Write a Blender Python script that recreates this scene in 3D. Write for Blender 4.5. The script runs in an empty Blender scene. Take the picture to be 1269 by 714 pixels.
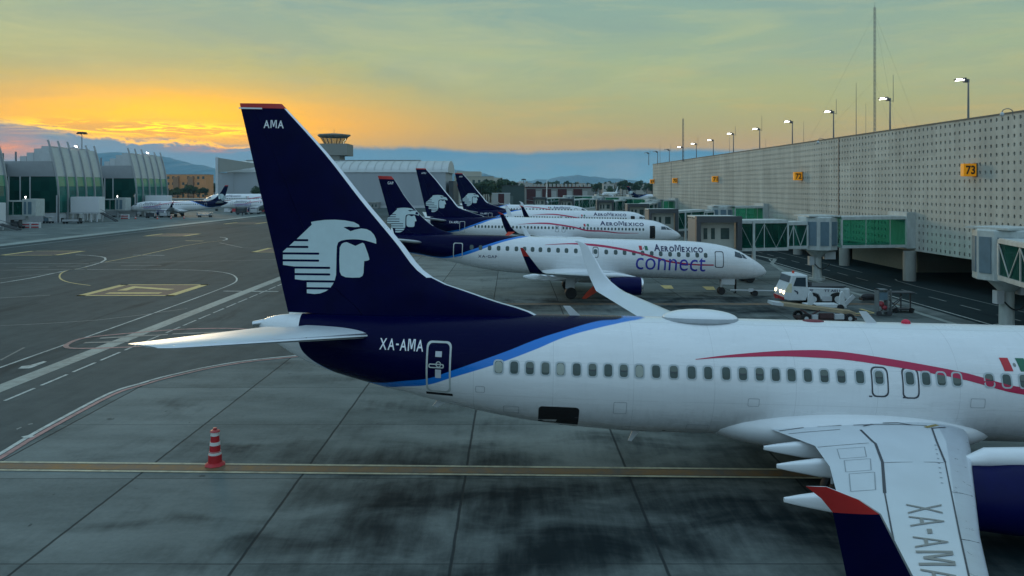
import bpy, bmesh, math, random
from mathutils import Vector, Matrix
random.seed(7)
R = math.radians
HZ, FP, CX, CH = 232.0, 917.0, 634.5, 9.7      # horizon row, focal length and centre column in photo pixels; eye height in metres
scene = bpy.context.scene
COL = scene.collection

def P(px, py, Y):
    return Vector(((px - CX) * Y / FP, Y, CH - (py - HZ) * Y / FP))
def G(px, py, z=0.0):
    Y = (CH - z) * FP / (py - HZ)
    return Vector(((px - CX) * Y / FP, Y, z))

# ------------------------------------------------------------------ materials
def new_mat(name):
    m = bpy.data.materials.new(name); m.use_nodes = True
    nt = m.node_tree; b = nt.nodes['Principled BSDF']
    return m, nt, b
def N(nt, typ, **kw):
    n = nt.nodes.new(typ)
    for k, v in kw.items():
        if k.startswith('i_'):
            key = k[2:]
            n.inputs[int(key) if key.isdigit() else key].default_value = v
        else: setattr(n, k, v)
    return n
def mathn(nt, op, a, b=None, c=None, clamp=False):
    n = nt.nodes.new('ShaderNodeMath'); n.operation = op; n.use_clamp = clamp
    for i, v in enumerate((a, b, c)):
        if v is None: continue
        if isinstance(v, (int, float)): n.inputs[i].default_value = v
        else: nt.links.new(v, n.inputs[i])
    return n.outputs[0]
def mixc(nt, f, a, b, blend='MIX'):
    n = nt.nodes.new('ShaderNodeMix'); n.data_type = 'RGBA'; n.blend_type = blend
    for sock, v in ((n.inputs[0], f), (n.inputs[6], a), (n.inputs[7], b)):
        if isinstance(v, (int, float)): sock.default_value = v
        elif isinstance(v, (tuple, list)): sock.default_value = (*v[:3], 1)
        else: nt.links.new(v, sock)
    return n.outputs[2]
def rng(nt, v, a, b, c=0.0, d=1.0, smooth=False):
    n = nt.nodes.new('ShaderNodeMapRange'); n.clamp = True
    if smooth: n.interpolation_type = 'SMOOTHSTEP'
    nt.links.new(v, n.inputs[0])
    for i, x in enumerate((a, b, c, d)): n.inputs[i + 1].default_value = x
    return n.outputs[0]
def noise(nt, vec, scale, detail=4, rough=0.55, dist=0.0):
    n = nt.nodes.new('ShaderNodeTexNoise'); nt.links.new(vec, n.inputs['Vector'])
    n.inputs['Scale'].default_value = scale; n.inputs['Detail'].default_value = detail
    n.inputs['Roughness'].default_value = rough; n.inputs['Distortion'].default_value = dist
    return n.outputs[0]
def objco(nt):
    n = nt.nodes.new('ShaderNodeTexCoord'); return n.outputs['Object']
def sepxyz(nt, v):
    n = nt.nodes.new('ShaderNodeSeparateXYZ'); nt.links.new(v, n.inputs[0]); return n.outputs
def scaled(nt, v, s):
    n = nt.nodes.new('ShaderNodeMapping'); nt.links.new(v, n.inputs[0]); n.inputs['Scale'].default_value = s
    return n.outputs[0]

MATS = {}
def M(name, col=(.5, .5, .5), rough=.5, metal=0.0, var=.12, sc=3.0, emit=None, es=1.0, stretch=(1, 1, 1), bump=0.0, coat=0.0, spec=None):
    if name in MATS: return MATS[name]
    m, nt, b = new_mat(name)
    co = scaled(nt, objco(nt), stretch)
    f = noise(nt, co, sc, 5, .6)
    fr = rng(nt, f, .25, .75, 1 - var, 1 + var)
    c = mixc(nt, 1.0, col, (1, 1, 1), 'MULTIPLY')
    n = nt.nodes.new('ShaderNodeVectorMath'); n.operation = 'SCALE'
    nt.links.new(c, n.inputs[0]); nt.links.new(fr, n.inputs[3])
    nt.links.new(n.outputs[0], b.inputs['Base Color'])
    nt.links.new(rng(nt, f, .25, .75, max(.03, rough - .07), min(1, rough + .07)), b.inputs['Roughness'])
    b.inputs['Metallic'].default_value = metal
    if spec is not None: b.inputs['Specular IOR Level'].default_value = spec
    if coat: b.inputs['Coat Weight'].default_value = coat; b.inputs['Coat Roughness'].default_value = .08
    if emit: b.inputs['Emission Color'].default_value = (*emit, 1); b.inputs['Emission Strength'].default_value = es
    if bump:
        bn = nt.nodes.new('ShaderNodeBump'); bn.inputs['Strength'].default_value = bump; bn.inputs['Distance'].default_value = .02
        nt.links.new(f, bn.inputs['Height']); nt.links.new(bn.outputs[0], b.inputs['Normal'])
    MATS[name] = m
    return m
NAVY = (.0010, .0018, .030)
white = M('aircraft white paint', (.74, .76, .77), .32, var=.05, sc=1.2, stretch=(.5, 1, 2.2), coat=.15)
navy = M('aircraft navy paint', NAVY, .42, var=.25, sc=1.5, spec=.06)
nacnavy = M('nacelle blue paint', (.0022, .0035, .052), .38, var=.12, spec=.12)
red = M('red paint', (.46, .020, .018), .4)
crimson = M('crimson stripe paint', (.44, .008, .060), .4, var=.05)
orangered = M('orange red paint', (.62, .055, .02), .4)
metal = M('bare metal', (.62, .64, .66), .33, 1.0, var=.08)
lip = M('polished lip metal', (.75, .77, .8), .22, .9, var=.05)
greyp = M('light grey paint', (.50, .53, .54), .45, var=.07, sc=1.5)
wgrey = M('wing grey paint', (.60, .64, .66), .38, var=.07, sc=.9, stretch=(1, .4, 1))
slatg = M('slat grey metal', (.52, .56, .60), .32, .35, var=.08)
dark = M('black rubber', (.012, .012, .013), .7)
darkg = M('dark grey steel', (.05, .055, .06), .55)
seam = M('seam dark line', (.045, .05, .06), .6)
seaml = M('faint seam line', (.30, .33, .35), .6)
hole = M('dark opening', (.008, .008, .009), .9)
textw = M('white lettering', (.72, .74, .76), .45, var=.03)
textn = M('navy lettering', (.010, .012, .07), .45, var=.05)
textb = M('blue lettering', (.03, .035, .36), .45, var=.05)
textg = M('grey lettering', (.24, .24, .22), .6, var=.06)
emblem = M('pale emblem paint', (.50, .62, .63), .42, var=.05)
wing_glass = M('cabin glass', (.045, .075, .07), .18, var=.3, sc=2)
shadec = M('closed window blind', (.34, .37, .32), .6)
shadep = M('window blind', (.115, .145, .125), .6, var=.1)
frameg = M('window frame grey', (.42, .47, .48), .5)
cockpit = M('cockpit glass', (.03, .05, .065), .08)
flaggreen = M('flag green', (.01, .13, .07), .5)
flagred = M('flag red', (.5, .02, .03), .5)
steelw = M('weathered pale steel', (.44, .48, .46), .55, var=.2, sc=2.5, stretch=(1, 1, .4))
steelg = M('blue grey panel', (.11, .18, .22), .5, var=.15, sc=1.5)
cream = M('cream panel', (.40, .41, .36), .6, var=.1)
concr = M('column concrete', (.30, .31, .28), .85, var=.2, sc=1.4, stretch=(1, 1, .3), bump=.2)
yellow = M('sign yellow', (.85, .34, .008), .5, var=.06, emit=(1, .36, .0), es=.14)
black = M('sign black', (.01, .01, .01), .5)
lampw = M('lit lamp lens', (1, 1, 1), .5, emit=(1, .98, .93), es=6)
lampo = M('lit headlamp lens', (1, .8, .5), .5, emit=(1, .78, .42), es=5)
poleg = M('galvanised pole', (.16, .17, .18), .55, .4)

def glass_mat(name, tint, base, fac, rough=.1):
    m, nt, b = new_mat(name)
    co = objco(nt); f = noise(nt, scaled(nt, co, (.7, .7, .25)), .9, 4)
    n = nt.nodes.new('ShaderNodeVectorMath'); n.operation = 'SCALE'; n.inputs[0].default_value = base
    nt.links.new(rng(nt, f, .3, .7, .55, 1.45), n.inputs[3]); nt.links.new(n.outputs[0], b.inputs['Base Color'])
    b.inputs['Roughness'].default_value = rough
    t = N(nt, 'ShaderNodeBsdfTransparent'); t.inputs[0].default_value = (*tint, 1)
    mx = N(nt, 'ShaderNodeMixShader'); mx.inputs[0].default_value = fac
    nt.links.new(t.outputs[0], mx.inputs[1]); nt.links.new(b.outputs[0], mx.inputs[2])
    nt.links.new(mx.outputs[0], nt.nodes['Material Output'].inputs[0])
    return m
green_glass = glass_mat('green tunnel glass', (.34, .84, .66), (.018, .19, .13), .30)
green_dark = glass_mat('dark green tunnel glass', (.09, .46, .35), (.006, .085, .062), .55)

# ------------------------------------------------------------------ mesh helpers
class MB:
    def __init__(s): s.v = []; s.f = []; s.m = []
    def add(s, vs, fs, mi=0):
        o = len(s.v); s.v += [Vector(v) for v in vs]
        for f in fs: s.f.append([i + o for i in f]); s.m.append(mi)
        return s
    def box(s, c, d, rz=0, mi=0, ry=0, rx=0):
        mt = Matrix.Translation(Vector(c)) @ Matrix.Rotation(rz, 4, 'Z') @ Matrix.Rotation(ry, 4, 'Y') @ Matrix.Rotation(rx, 4, 'X')
        vs = [mt @ Vector((x * d[0] / 2, y * d[1] / 2, z * d[2] / 2)) for x in (-1, 1) for y in (-1, 1) for z in (-1, 1)]
        return s.add(vs, [(0, 1, 3, 2), (4, 6, 7, 5), (0, 4, 5, 1), (2, 3, 7, 6), (0, 2, 6, 4), (1, 5, 7, 3)], mi)
    def b2(s, x0, x1, y0, y1, z0, z1, mi=0):
        return s.box(((x0 + x1) / 2, (y0 + y1) / 2, (z0 + z1) / 2), (abs(x1 - x0), abs(y1 - y0), abs(z1 - z0)), mi=mi)
    def cyl(s, a, b, r0, r1=None, n=12, mi=0, caps=True):
        a = Vector(a); b = Vector(b); r1 = r0 if r1 is None else r1
        d = (b - a).normalized(); u = d.orthogonal().normalized(); w = d.cross(u)
        vs = []
        for p, r in ((a, r0), (b, r1)):
            for i in range(n):
                t = 2 * math.pi * i / n; vs.append(p + u * (r * math.cos(t)) + w * (r * math.sin(t)))
        fs = [(i, (i + 1) % n, n + (i + 1) % n, n + i) for i in range(n)]
        if caps: fs += [tuple(range(n))[::-1], tuple(range(n, 2 * n))]
        return s.add(vs, fs, mi)
    def bar(s, a, b, w, h=None, mi=0):
        a = Vector(a); b = Vector(b); h = w if h is None else h
        d = (b - a); L = d.length; d.normalize()
        up = Vector((0, 0, 1)) if abs(d.z) < .95 else Vector((1, 0, 0))
        sx = d.cross(up).normalized(); uz = sx.cross(d)
        vs = [p + sx * (i * w / 2) + uz * (j * h / 2) for p in (a, b) for i, j in ((-1, -1), (1, -1), (1, 1), (-1, 1))]
        return s.add(vs, [(3, 2, 1, 0), (4, 5, 6, 7), (0, 1, 5, 4), (1, 2, 6, 5), (2, 3, 7, 6), (3, 0, 4, 7)], mi)
    def rings(s, rings, mi=0, cap=True, close=True, mf=None):
        n = len(rings[0]); o = len(s.v)
        for r in rings: s.v += [Vector(p) for p in r]
        for i in range(len(rings) - 1):
            for j in range(n if close else n - 1):
                k = (j + 1) % n
                s.f.append([o + i * n + j, o + i * n + k, o + (i + 1) * n + k, o + (i + 1) * n + j])
                s.m.append(mf(i, j) if mf else mi)
        if cap:
            s.f.append([o + j for j in range(n)][::-1]); s.m.append(mf(0, 0) if mf else mi)
            q = o + (len(rings) - 1) * n
            s.f.append([q + j for j in range(n)]); s.m.append(mf(len(rings) - 2, 0) if mf else mi)
        return s
    def lathe(s, prof, c=(0, 0, 0), n=20, axis='z', mi=0):
        rs = []
        for r, h in prof:
            ring = []
            for i in range(n):
                t = 2 * math.pi * i / n; a, b = r * math.cos(t), r * math.sin(t)
                p = (a, b, h) if axis == 'z' else ((h, a, b) if axis == 'x' else (b, h, a))
                ring.append(Vector(p) + Vector(c))
            rs.append(ring)
        return s.rings(rs, mi)
    def ell(s, c, r, n=20, m=10, mi=0):
        prof = [(max(.001, math.sin(math.pi * i / m)), -math.cos(math.pi * i / m)) for i in range(m + 1)]
        o = len(s.v); s.lathe(prof, n=n, mi=mi)
        for i in range(o, len(s.v)):
            v = s.v[i]; s.v[i] = Vector((c[0] + v.x * r[0], c[1] + v.y * r[1], c[2] + v.z * r[2]))
        return s
    def poly(s, pts, mi=0): return s.add(pts, [tuple(range(len(pts)))], mi)
    def prism(s, pts, n, mi=0):
        n = Vector(n); k = len(pts); a = [Vector(p) for p in pts]; b = [p + n for p in a]
        return s.add(a + b, [tuple(range(k))[::-1], tuple(range(k, 2 * k))] + [(i, (i + 1) % k, k + (i + 1) % k, k + i) for i in range(k)], mi)
    def build(s, name, mats, parent=None, smooth=False, angle=40, fixn=True):
        me = bpy.data.meshes.new(name)
        me.from_pydata([tuple(v) for v in s.v], [], s.f)
        if not isinstance(mats, (list, tuple)): mats = [mats]
        for m in mats: me.materials.append(m)
        me.polygons.foreach_set('material_index', s.m)
        if fixn:
            bm = bmesh.new(); bm.from_mesh(me); bmesh.ops.recalc_face_normals(bm, faces=bm.faces); bm.to_mesh(me); bm.free()
        if smooth:
            me.polygons.foreach_set('use_smooth', [True] * len(me.polygons))
            try: me.set_sharp_from_angle(angle=R(angle))
            except Exception: pass
        o = bpy.data.objects.new(name, me); COL.objects.link(o)
        if parent: o.parent = parent
        return o
def empty(name, loc=(0, 0, 0), rz=0, ry=0):
    o = bpy.data.objects.new(name, None); COL.objects.link(o); o.location = loc; o.rotation_euler = (0, ry, rz)
    o.empty_display_size = .3
    return o
def tag(o, label=None, cat=None, group=None, kind=None):
    if label: o['label'] = label
    if cat: o['category'] = cat
    if group: o['group'] = group
    if kind: o['kind'] = kind
    return o
def kids(o): return [c for c in bpy.data.objects if c.parent == o]
def dup(o, parent=None):
    c = o.copy(); COL.objects.link(c)
    if parent: c.parent = parent
    for ch in kids(o): dup(ch, c)
    return c
def bevel(o, w, seg=2):
    bm = bmesh.new(); bm.from_mesh(o.data)
    bmesh.ops.bevel(bm, geom=bm.edges[:], offset=w, segments=seg, affect='EDGES', clamp_overlap=True)
    bm.to_mesh(o.data); bm.free(); return o

# flat shapes that are wrapped on a surface: lists of polygons in (u, v)
M2D = [[(0, 0), (.12, 0), (.12, .72), (0, .72)], [(.62, 0), (.74, 0), (.74, .72), (.62, .72)], [(.12, .72), (.31, .12), (.37, .12), (.37, .30), (.215, .72)], [(.525, .72), (.37, .30), (.37, .12), (.43, .12), (.62, .72)]]
def bold_word(s, gap=.11, bold=.018):
    out = []; x = 0
    for ch in s:
        if ch == ' ': x += .3; continue
        q = M2D if ch == 'M' else ([[(0, .31), (.28, .31), (.28, .41), (0, .41)]] if ch == '-' else text2d(ch, 1, bold=bold)); xs = [p[0] for r in q for p in r]; a, b = min(xs), max(xs)
        out += [[(p[0] - a + x, p[1]) for p in r] for r in q]; x += b - a + gap
    return out
def text2d(s, size=1.0, w=None, bold=0.0, align='LEFT'):
    cu = bpy.data.curves.new('t', 'FONT'); cu.body = s; cu.size = size; cu.offset = bold; cu.align_x = align; cu.resolution_u = 3
    o = bpy.data.objects.new('t', cu); COL.objects.link(o)
    dg = bpy.context.evaluated_depsgraph_get(); dg.update()
    me = bpy.data.meshes.new_from_object(o.evaluated_get(dg))
    polys = [[(me.vertices[i].co.x, me.vertices[i].co.y) for i in p.vertices] for p in me.polygons]
    bpy.data.objects.remove(o); bpy.data.curves.remove(cu); bpy.data.meshes.remove(me)
    return polys
def fit(polys, x0, x1, y0, y1, flip=False):
    xs = [p[0] for q in polys for p in q]; ys = [p[1] for q in polys for p in q]
    a, b, c, d = min(xs), max(xs), min(ys), max(ys)
    out = []
    for q in polys:
        out.append([(x0 + ((p[0] - a) / (b - a)) * (x1 - x0), y0 + (p[1] - c) / (d - c) * (y1 - y0)) for p in q])
    return out
def smallcaps(word, big='AM', ratio=.74, bold=.0):
    out = []; x = 0
    for ch in word:
        sz = 1.0 if ch in big else ratio
        q = [[(p[0] * sz, p[1] * sz) for p in r] for r in M2D] if ch == 'M' else text2d(ch, sz, bold=.028); xs = [p[0] for r in q for p in r]
        a, b = min(xs), max(xs)
        out += [[(p[0] - a + x, p[1]) for p in r] for r in q]; x += (b - a) + .09
    return out
def rrect(x0, x1, y0, y1, r, n=4):
    pts = []
    for cx, cy, a0 in ((x1 - r, y1 - r, 0), (x0 + r, y1 - r, 90), (x0 + r, y0 + r, 180), (x1 - r, y0 + r, 270)):
        for i in range(n + 1):
            a = R(a0 + 90 * i / n); pts.append((cx + r * math.cos(a), cy + r * math.sin(a)))
    return pts
def ring2d(outer, w):
    cx = sum(p[0] for p in outer) / len(outer); cy = sum(p[1] for p in outer) / len(outer)
    hx = max(p[0] for p in outer) - cx; hy = max(p[1] for p in outer) - cy
    inner = [(cx + (p[0] - cx) * (hx - w) / hx, cy + (p[1] - cy) * (hy - w) / hy) for p in outer]
    n = len(outer)
    return [[outer[i], outer[(i + 1) % n], inner[(i + 1) % n], inner[i]] for i in range(n)]
def ribbon2d(pts, ws):
    out = []; L = []; Rr = []
    if not isinstance(ws, (list, tuple)): ws = [ws] * len(pts)
    for i, p in enumerate(pts):
        a = Vector(pts[max(0, i - 1)]); b = Vector(pts[min(len(pts) - 1, i + 1)])
        d = (b - a).normalized(); n = Vector((-d.y, d.x)) * ws[i] / 2
        L.append((p[0] + n.x, p[1] + n.y)); Rr.append((p[0] - n.x, p[1] - n.y))
    return [[L[i], L[i + 1], Rr[i + 1], Rr[i]] for i in range(len(pts) - 1)]
def smooth2(pts, k=4):
    out = []
    n = len(pts)
    for i in range(n - 1):
        p0 = pts[max(0, i - 1)]; p1 = pts[i]; p2 = pts[i + 1]; p3 = pts[min(n - 1, i + 2)]
        for j in range(k):
            t = j / k
            out.append(tuple(.5 * (2 * p1[d] + (p2[d] - p0[d]) * t + (2 * p0[d] - 5 * p1[d] + 4 * p2[d] - p3[d]) * t * t + (3 * p1[d] - p0[d] - 3 * p2[d] + p3[d]) * t ** 3) for d in range(len(p1))))
    out.append(tuple(pts[-1]))
    return out
def wrap(name, layers, surf, parent, mats, step=.15, off=.006):
    """layers: list of (polys, material index, extra offset); surf(u, v, offset) -> point"""
    mb = MB()
    for polys, mi, ex in layers:
        bm = bmesh.new()
        for q in polys:
            try: bm.faces.new([bm.verts.new((p[0], p[1], 0)) for p in q])
            except Exception: pass
        bmesh.ops.triangulate(bm, faces=bm.faces[:])
        us = [v.co.x for v in bm.verts]; vs = [v.co.y for v in bm.verts]
        if step:
            for ax, lo, hi, st in ((1, min(vs), max(vs), step), (0, min(us), max(us), step * 4)):
                k = math.floor(lo / st) + 1
                while k * st < hi:
                    co = [0, 0, 0]; co[ax] = k * st; no = [0, 0, 0]; no[ax] = 1
                    bmesh.ops.bisect_plane(bm, geom=bm.verts[:] + bm.edges[:] + bm.faces[:], plane_co=co, plane_no=no, dist=1e-5)
                    k += 1
        bm.verts.ensure_lookup_table(); bm.verts.index_update()
        mb.add([surf(v.co.x, v.co.y, off + ex) for v in bm.verts], [[v.index for v in f.verts] for f in bm.faces], mi)
        bm.free()
    return mb.build(name, mats, parent, fixn=False)
# ------------------------------------------------------------------ airliners
def lerp_tab(tab, x, k):
    if x <= tab[0][0]: return tab[0][k]
    if x >= tab[-1][0]: return tab[-1][k]
    for i in range(len(tab) - 1):
        if tab[i][0] <= x <= tab[i + 1][0]:
            p0 = tab[max(0, i - 1)]; p1 = tab[i]; p2 = tab[i + 1]; p3 = tab[min(len(tab) - 1, i + 2)]
            h = p2[0] - p1[0]; t = (x - p1[0]) / h
            s = (p2[k] - p1[k]) / h
            def sl(a, b, c):
                s1 = (b[k] - a[k]) / (b[0] - a[0]) if b[0] > a[0] else 0
                s2 = (c[k] - b[k]) / (c[0] - b[0]) if c[0] > b[0] else 0
                if s1 * s2 <= 0: return 0
                return 2 * s1 * s2 / (s1 + s2)
            m1 = sl(p0, p1, p2) if i > 0 else s; m2 = sl(p1, p2, p3) if i < len(tab) - 2 else s
            return (2 * t**3 - 3 * t**2 + 1) * p1[k] + (t**3 - 2 * t**2 + t) * h * m1 + (-2 * t**3 + 3 * t**2) * p2[k] + (t**3 - t**2) * h * m2
class Fus:
    """stations (x, z top, z bottom, half width), x forward"""
    def __init__(s, tab): s.tab = sorted(tab)
    def at(s, x): return tuple(lerp_tab(s.tab, x, k) for k in (1, 2, 3))
    def pt(s, x, z, side=-1, off=0.0):
        zt, zb, hw = s.at(x); zc = (zt + zb) / 2; hz = (zt - zb) / 2
        q = max(-1, min(1, (z - zc) / hz)); y = hw * math.sqrt(max(0, 1 - q * q))
        n = Vector((0, side * y / (hw * hw), (q * hz) / (hz * hz)))
        n.normalize() if n.length > 0 else None
        return Vector((x, side * y, zc + q * hz)) + n * off
    def mesh(s, step=.3, n=48):
        xs = []; x = s.tab[0][0]
        while x < s.tab[-1][0] - 1.2: xs.append(x); x += step
        for k in range(17): 
            t = k / 16; xs.append(s.tab[-1][0] - 1.2 + 1.2 * math.sin(t * math.pi / 2))
        mb = MB(); rs = []
        for x in xs:
            zt, zb, hw = s.at(x); zc = (zt + zb) / 2; hz = (zt - zb) / 2
            rs.append([Vector((x, hw * math.cos(2 * math.pi * i / n), zc + hz * math.sin(2 * math.pi * i / n))) for i in range(n)])
        return mb.rings(rs)
class Trace:
    """turns photo pixels into the local metres of one aircraft"""
    def __init__(s, root, fus=None):
        bpy.context.view_layer.update()
        s.m = Matrix.LocRotScale(root.location, root.rotation_euler, root.scale); s.i = s.m.inverted(); s.Y = root.location.y; s.fus = fus
    def L(s, px, py, lat=0.0):
        Y = s.Y + lat
        for _ in range(6):
            p = s.i @ P(px, py, Y); q = s.m @ Vector((p.x, lat, p.z)); Y = q.y
        return (p.x, p.z)
    def S(s, px, py):
        Y = s.Y
        for _ in range(14):
            p = s.i @ P(px, py, Y); q = s.fus.pt(p.x, p.z); Y = .5 * Y + .5 * (s.m @ Vector((p.x, q.y, p.z))).y
        return (p.x, p.z)
def foil(s, T):
    return T * 5 * (.2969 * math.sqrt(max(s, 0)) - .126 * s - .3516 * s * s + .2843 * s**3 - .1036 * s**4)
SS = [0, .012, .04, .09, .16, .25, .36, .48, .6, .72, .84, .93, 1.0]
def loft(sections, s0=0.0, s1=1.0, mf=None, cap=True, tmax=9):
    """sections: (xle, xte, y, z, ny, nz, T): blade profile along x from leading to trailing edge, thickness along (ny, nz)"""
    ss = [s for s in SS if s0 < s < s1]; ss = [s0] + ss + [s1]
    rs = []
    for xle, xte, y, z, ny, nz, T, *tw in sections:
        c = xle - xte; ring = []; tw = tw[0] if tw else 0
        for s in ss:
            h = min(c * foil(s, T), tmax); ring.append(Vector((xle - c * s, y + ny * h, z + nz * h + tw * s)))
        for s in reversed(ss):
            h = min(c * foil(s, T), tmax); ring.append(Vector((xle - c * s, y - ny * h, z - nz * h - 1e-4 + tw * s)))
        rs.append(ring)
    n = len(ss)
    g = None
    if mf: g = lambda i, j: mf(i, 1 if j < n - 1 else -1, ss[j] if j < n else ss[2 * n - 1 - j])
    return MB().rings(rs, cap=cap, mf=g)
def livery_mat(name, navy_b, white_b, x0, x1, xcone):
    """paint of the hull: navy behind one curve, blue between the two, white below and ahead; curves are heights along the hull"""
    m, nt, b = new_mat(name)
    co = objco(nt); X, Y_, Z = sepxyz(nt, co)
    u = rng(nt, X, x0, x1)
    def curve(pts):
        n = nt.nodes.new('ShaderNodeFloatCurve'); mp = n.mapping; c = mp.curves[0]
        pts = [((p[0] - x0) / (x1 - x0), p[1] / 8) for p in pts]; pts.sort()
        c.points[0].location = pts[0]; c.points[1].location = pts[-1]
        for p in pts[1:-1]: c.points.new(*p)
        mp.update(); nt.links.new(u, n.inputs[1])
        return mathn(nt, 'MULTIPLY', n.outputs[0], 8.0)
    na = rng(nt, mathn(nt, 'SUBTRACT', Z, curve(navy_b)), -.012, .012)
    wh = rng(nt, mathn(nt, 'SUBTRACT', Z, curve(white_b)), -.012, .012)
    ahead = mathn(nt, 'LESS_THAN', X, x1)
    cone = mathn(nt, 'GREATER_THAN', X, xcone)
    f = noise(nt, scaled(nt, co, (.35, 1, 2.5)), 1.3, 5, .6)
    f2 = noise(nt, scaled(nt, co, (1.5, 1, .35)), 3.0, 4, .6)
    dirt = mathn(nt, 'MULTIPLY', rng(nt, f, .3, .75, .94, 1.03), rng(nt, noise(nt, scaled(nt, co, (3.5, 1, .25)), 1.6, 5, .7), .52, .72, 1.0, .95))
    # panel joints every few metres
    fx = mathn(nt, 'ABSOLUTE', mathn(nt, 'SUBTRACT', mathn(nt, 'FRACT', mathn(nt, 'DIVIDE', X, 2.54)), .5))
    fz = mathn(nt, 'ABSOLUTE', mathn(nt, 'SUBTRACT', mathn(nt, 'FRACT', mathn(nt, 'DIVIDE', Z, 1.13)), .5))
    j = mathn(nt, 'MINIMUM', rng(nt, fx, .0, .0045, .74, 1), rng(nt, fz, 0, .009, .80, 1))
    low_dark = rng(nt, mathn(nt, 'ADD', Z, mathn(nt, 'MULTIPLY', f2, 1.4)), 1.7, 3.2, .58, 1.0)  # hull white darker towards the belly, edge broken by noise
    d = mathn(nt, 'MULTIPLY', mathn(nt, 'MULTIPLY', dirt, j), low_dark)
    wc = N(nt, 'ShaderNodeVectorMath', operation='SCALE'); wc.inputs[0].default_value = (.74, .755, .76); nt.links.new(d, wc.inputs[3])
    c = mixc(nt, wh, wc.outputs[0], (.004, .17, .58))
    c = mixc(nt, na, c, NAVY)
    msk = mathn(nt, 'MULTIPLY', ahead, cone)
    c = mixc(nt, msk, wc.outputs[0], c)
    nt.links.new(c, b.inputs['Base Color'])
    b.inputs['Roughness'].default_value = .34; nt.links.new(mathn(nt, 'ADD', mathn(nt, 'MULTIPLY', mathn(nt, 'MULTIPLY', mathn(nt, 'SUBTRACT', 1.0, na), 1.0), .44), .06), b.inputs['Specular IOR Level'])
    nt.links.new(rng(nt, f, .3, .7, .17, .34), b.inputs['Roughness'])
    return m
def wheel_part(name, x, y, r, w, parent):
    t = MB(); 
    t.lathe([(r * .55, -w / 2), (r * .9, -w / 2), (r, -w * .3), (r, w * .3), (r * .9, w / 2), (r * .55, w / 2)], (x, y, r), 24, 'y')
    o = t.build(name, dark, parent, True)
    h = MB(); h.lathe([(.02, -w * .42), (r * .5, -w * .42), (r * .56, -w * .5), (r * .56, w * .5), (r * .5, w * .42), (.02, w * .42)], (x, y, r), 20, 'y')
    h.build('rim', greyp, o, True)
    return o
def engine(parent, x0, x1, y, zc, r, mat):
    L = x1 - x0
    mb = MB(); mb.lathe([(r * .62, x0), (r * .80, x0 + .02), (r * .93, x0 + L * .25), (r, x0 + L * .55), (r * .99, x0 + L * .8), (r * .93, x1 - .18)], (0, y, zc), 36, 'x')
    e = mb.build('engine', mat, parent, True)
    q = MB(); q.lathe([(r * .93, x1 - .18), (r * .90, x1 - .07), (r * .84, x1), (r * .78, x1 - .05), (r * .76, x1 - .3)], (0, y, zc), 36, 'x')
    q.build('inlet_lip', lip, e, True)
    q = MB(); q.lathe([(r * .75, x1 - .55), (r * .28, x1 - .55), (.01, x1 - .25)], (0, y, zc), 24, 'x'); q.build('fan', darkg, e, True)
    q = MB(); q.lathe([(r * .6, x0 + .05), (r * .5, x0 - .2), (r * .42, x0 - .45), (r * .25, x0 - .5), (.01, x0 - .9)], (0, y, zc), 28, 'x'); q.build('exhaust', metal, e, True)
    return e
def sq(v): return math.copysign(abs(v) ** .55, v)
def tapering(name, mat, parent, x0, x1, y, z0, z1, w, h):
    """pod with a pointed tail: x0 tail, x1 nose"""
    rs = []
    for k in range(9):
        t = k / 8; s = max(.12, math.sin(math.pi * (0.06 + .88 * t) ** .8)) if t > .45 else .30 + .68 * min(1, t / .42)
        if k == 0: s = .22
        rs.append([Vector((x0 + (x1 - x0) * t - (.05 if k == 0 else 0), y + w * s * sq(math.cos(a)), z0 + (z1 - z0) * t + h * s * sq(math.sin(a)))) for a in [2 * math.pi * i / 16 for i in range(16)]])
    return MB().rings(rs).build(name, mat, parent, True)

EMB = [(305,97),(350,88),(420,80),(500,78),(580,84),(650,97),(690,118),(697,135),(660,138),(610,133),(568,138),(590,150),(625,170),(660,158),(710,148),(750,153),(785,170),(812,200),(828,235),(830,270),(790,257),(740,243),(690,236),(640,234),(590,237),(550,245),(525,260),(515,290),(512,350),(510,450),(508,520),(495,570),(478,600),(455,630),(425,650),(380,668),(330,674),(268,668),(268,567),(170,557),(170,455),(72,443),(72,335),(130,285),(190,232),(312,118)]
EFACE = [(555,270),(575,260),(595,257),(630,272),(665,287),(700,270),(722,262),(735,270),(750,310),(765,350),(777,395),(765,403),(735,408),(732,450),(730,500),(722,525),(700,538),(640,540),(585,537),(552,522),(538,495),(535,400),(538,300)]
EBARS = [(140,283,243),(90,283,297),(60,372,350),(60,371,406),(150,461,463),(155,461,516),(240,500,572),(255,462,628)]
def emblem_polys(f):
    """f maps photo-crop units to the fin"""
    a = [[f(x, y) for x, y in EMB], [f(x, y) for x, y in EFACE]]
    b = []
    for x0, x1, y in EBARS:
        b.append([f(*p) for p in rrect(x0, x1, y - 8.5, y + 8.5, 8)])
    return a, b

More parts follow.
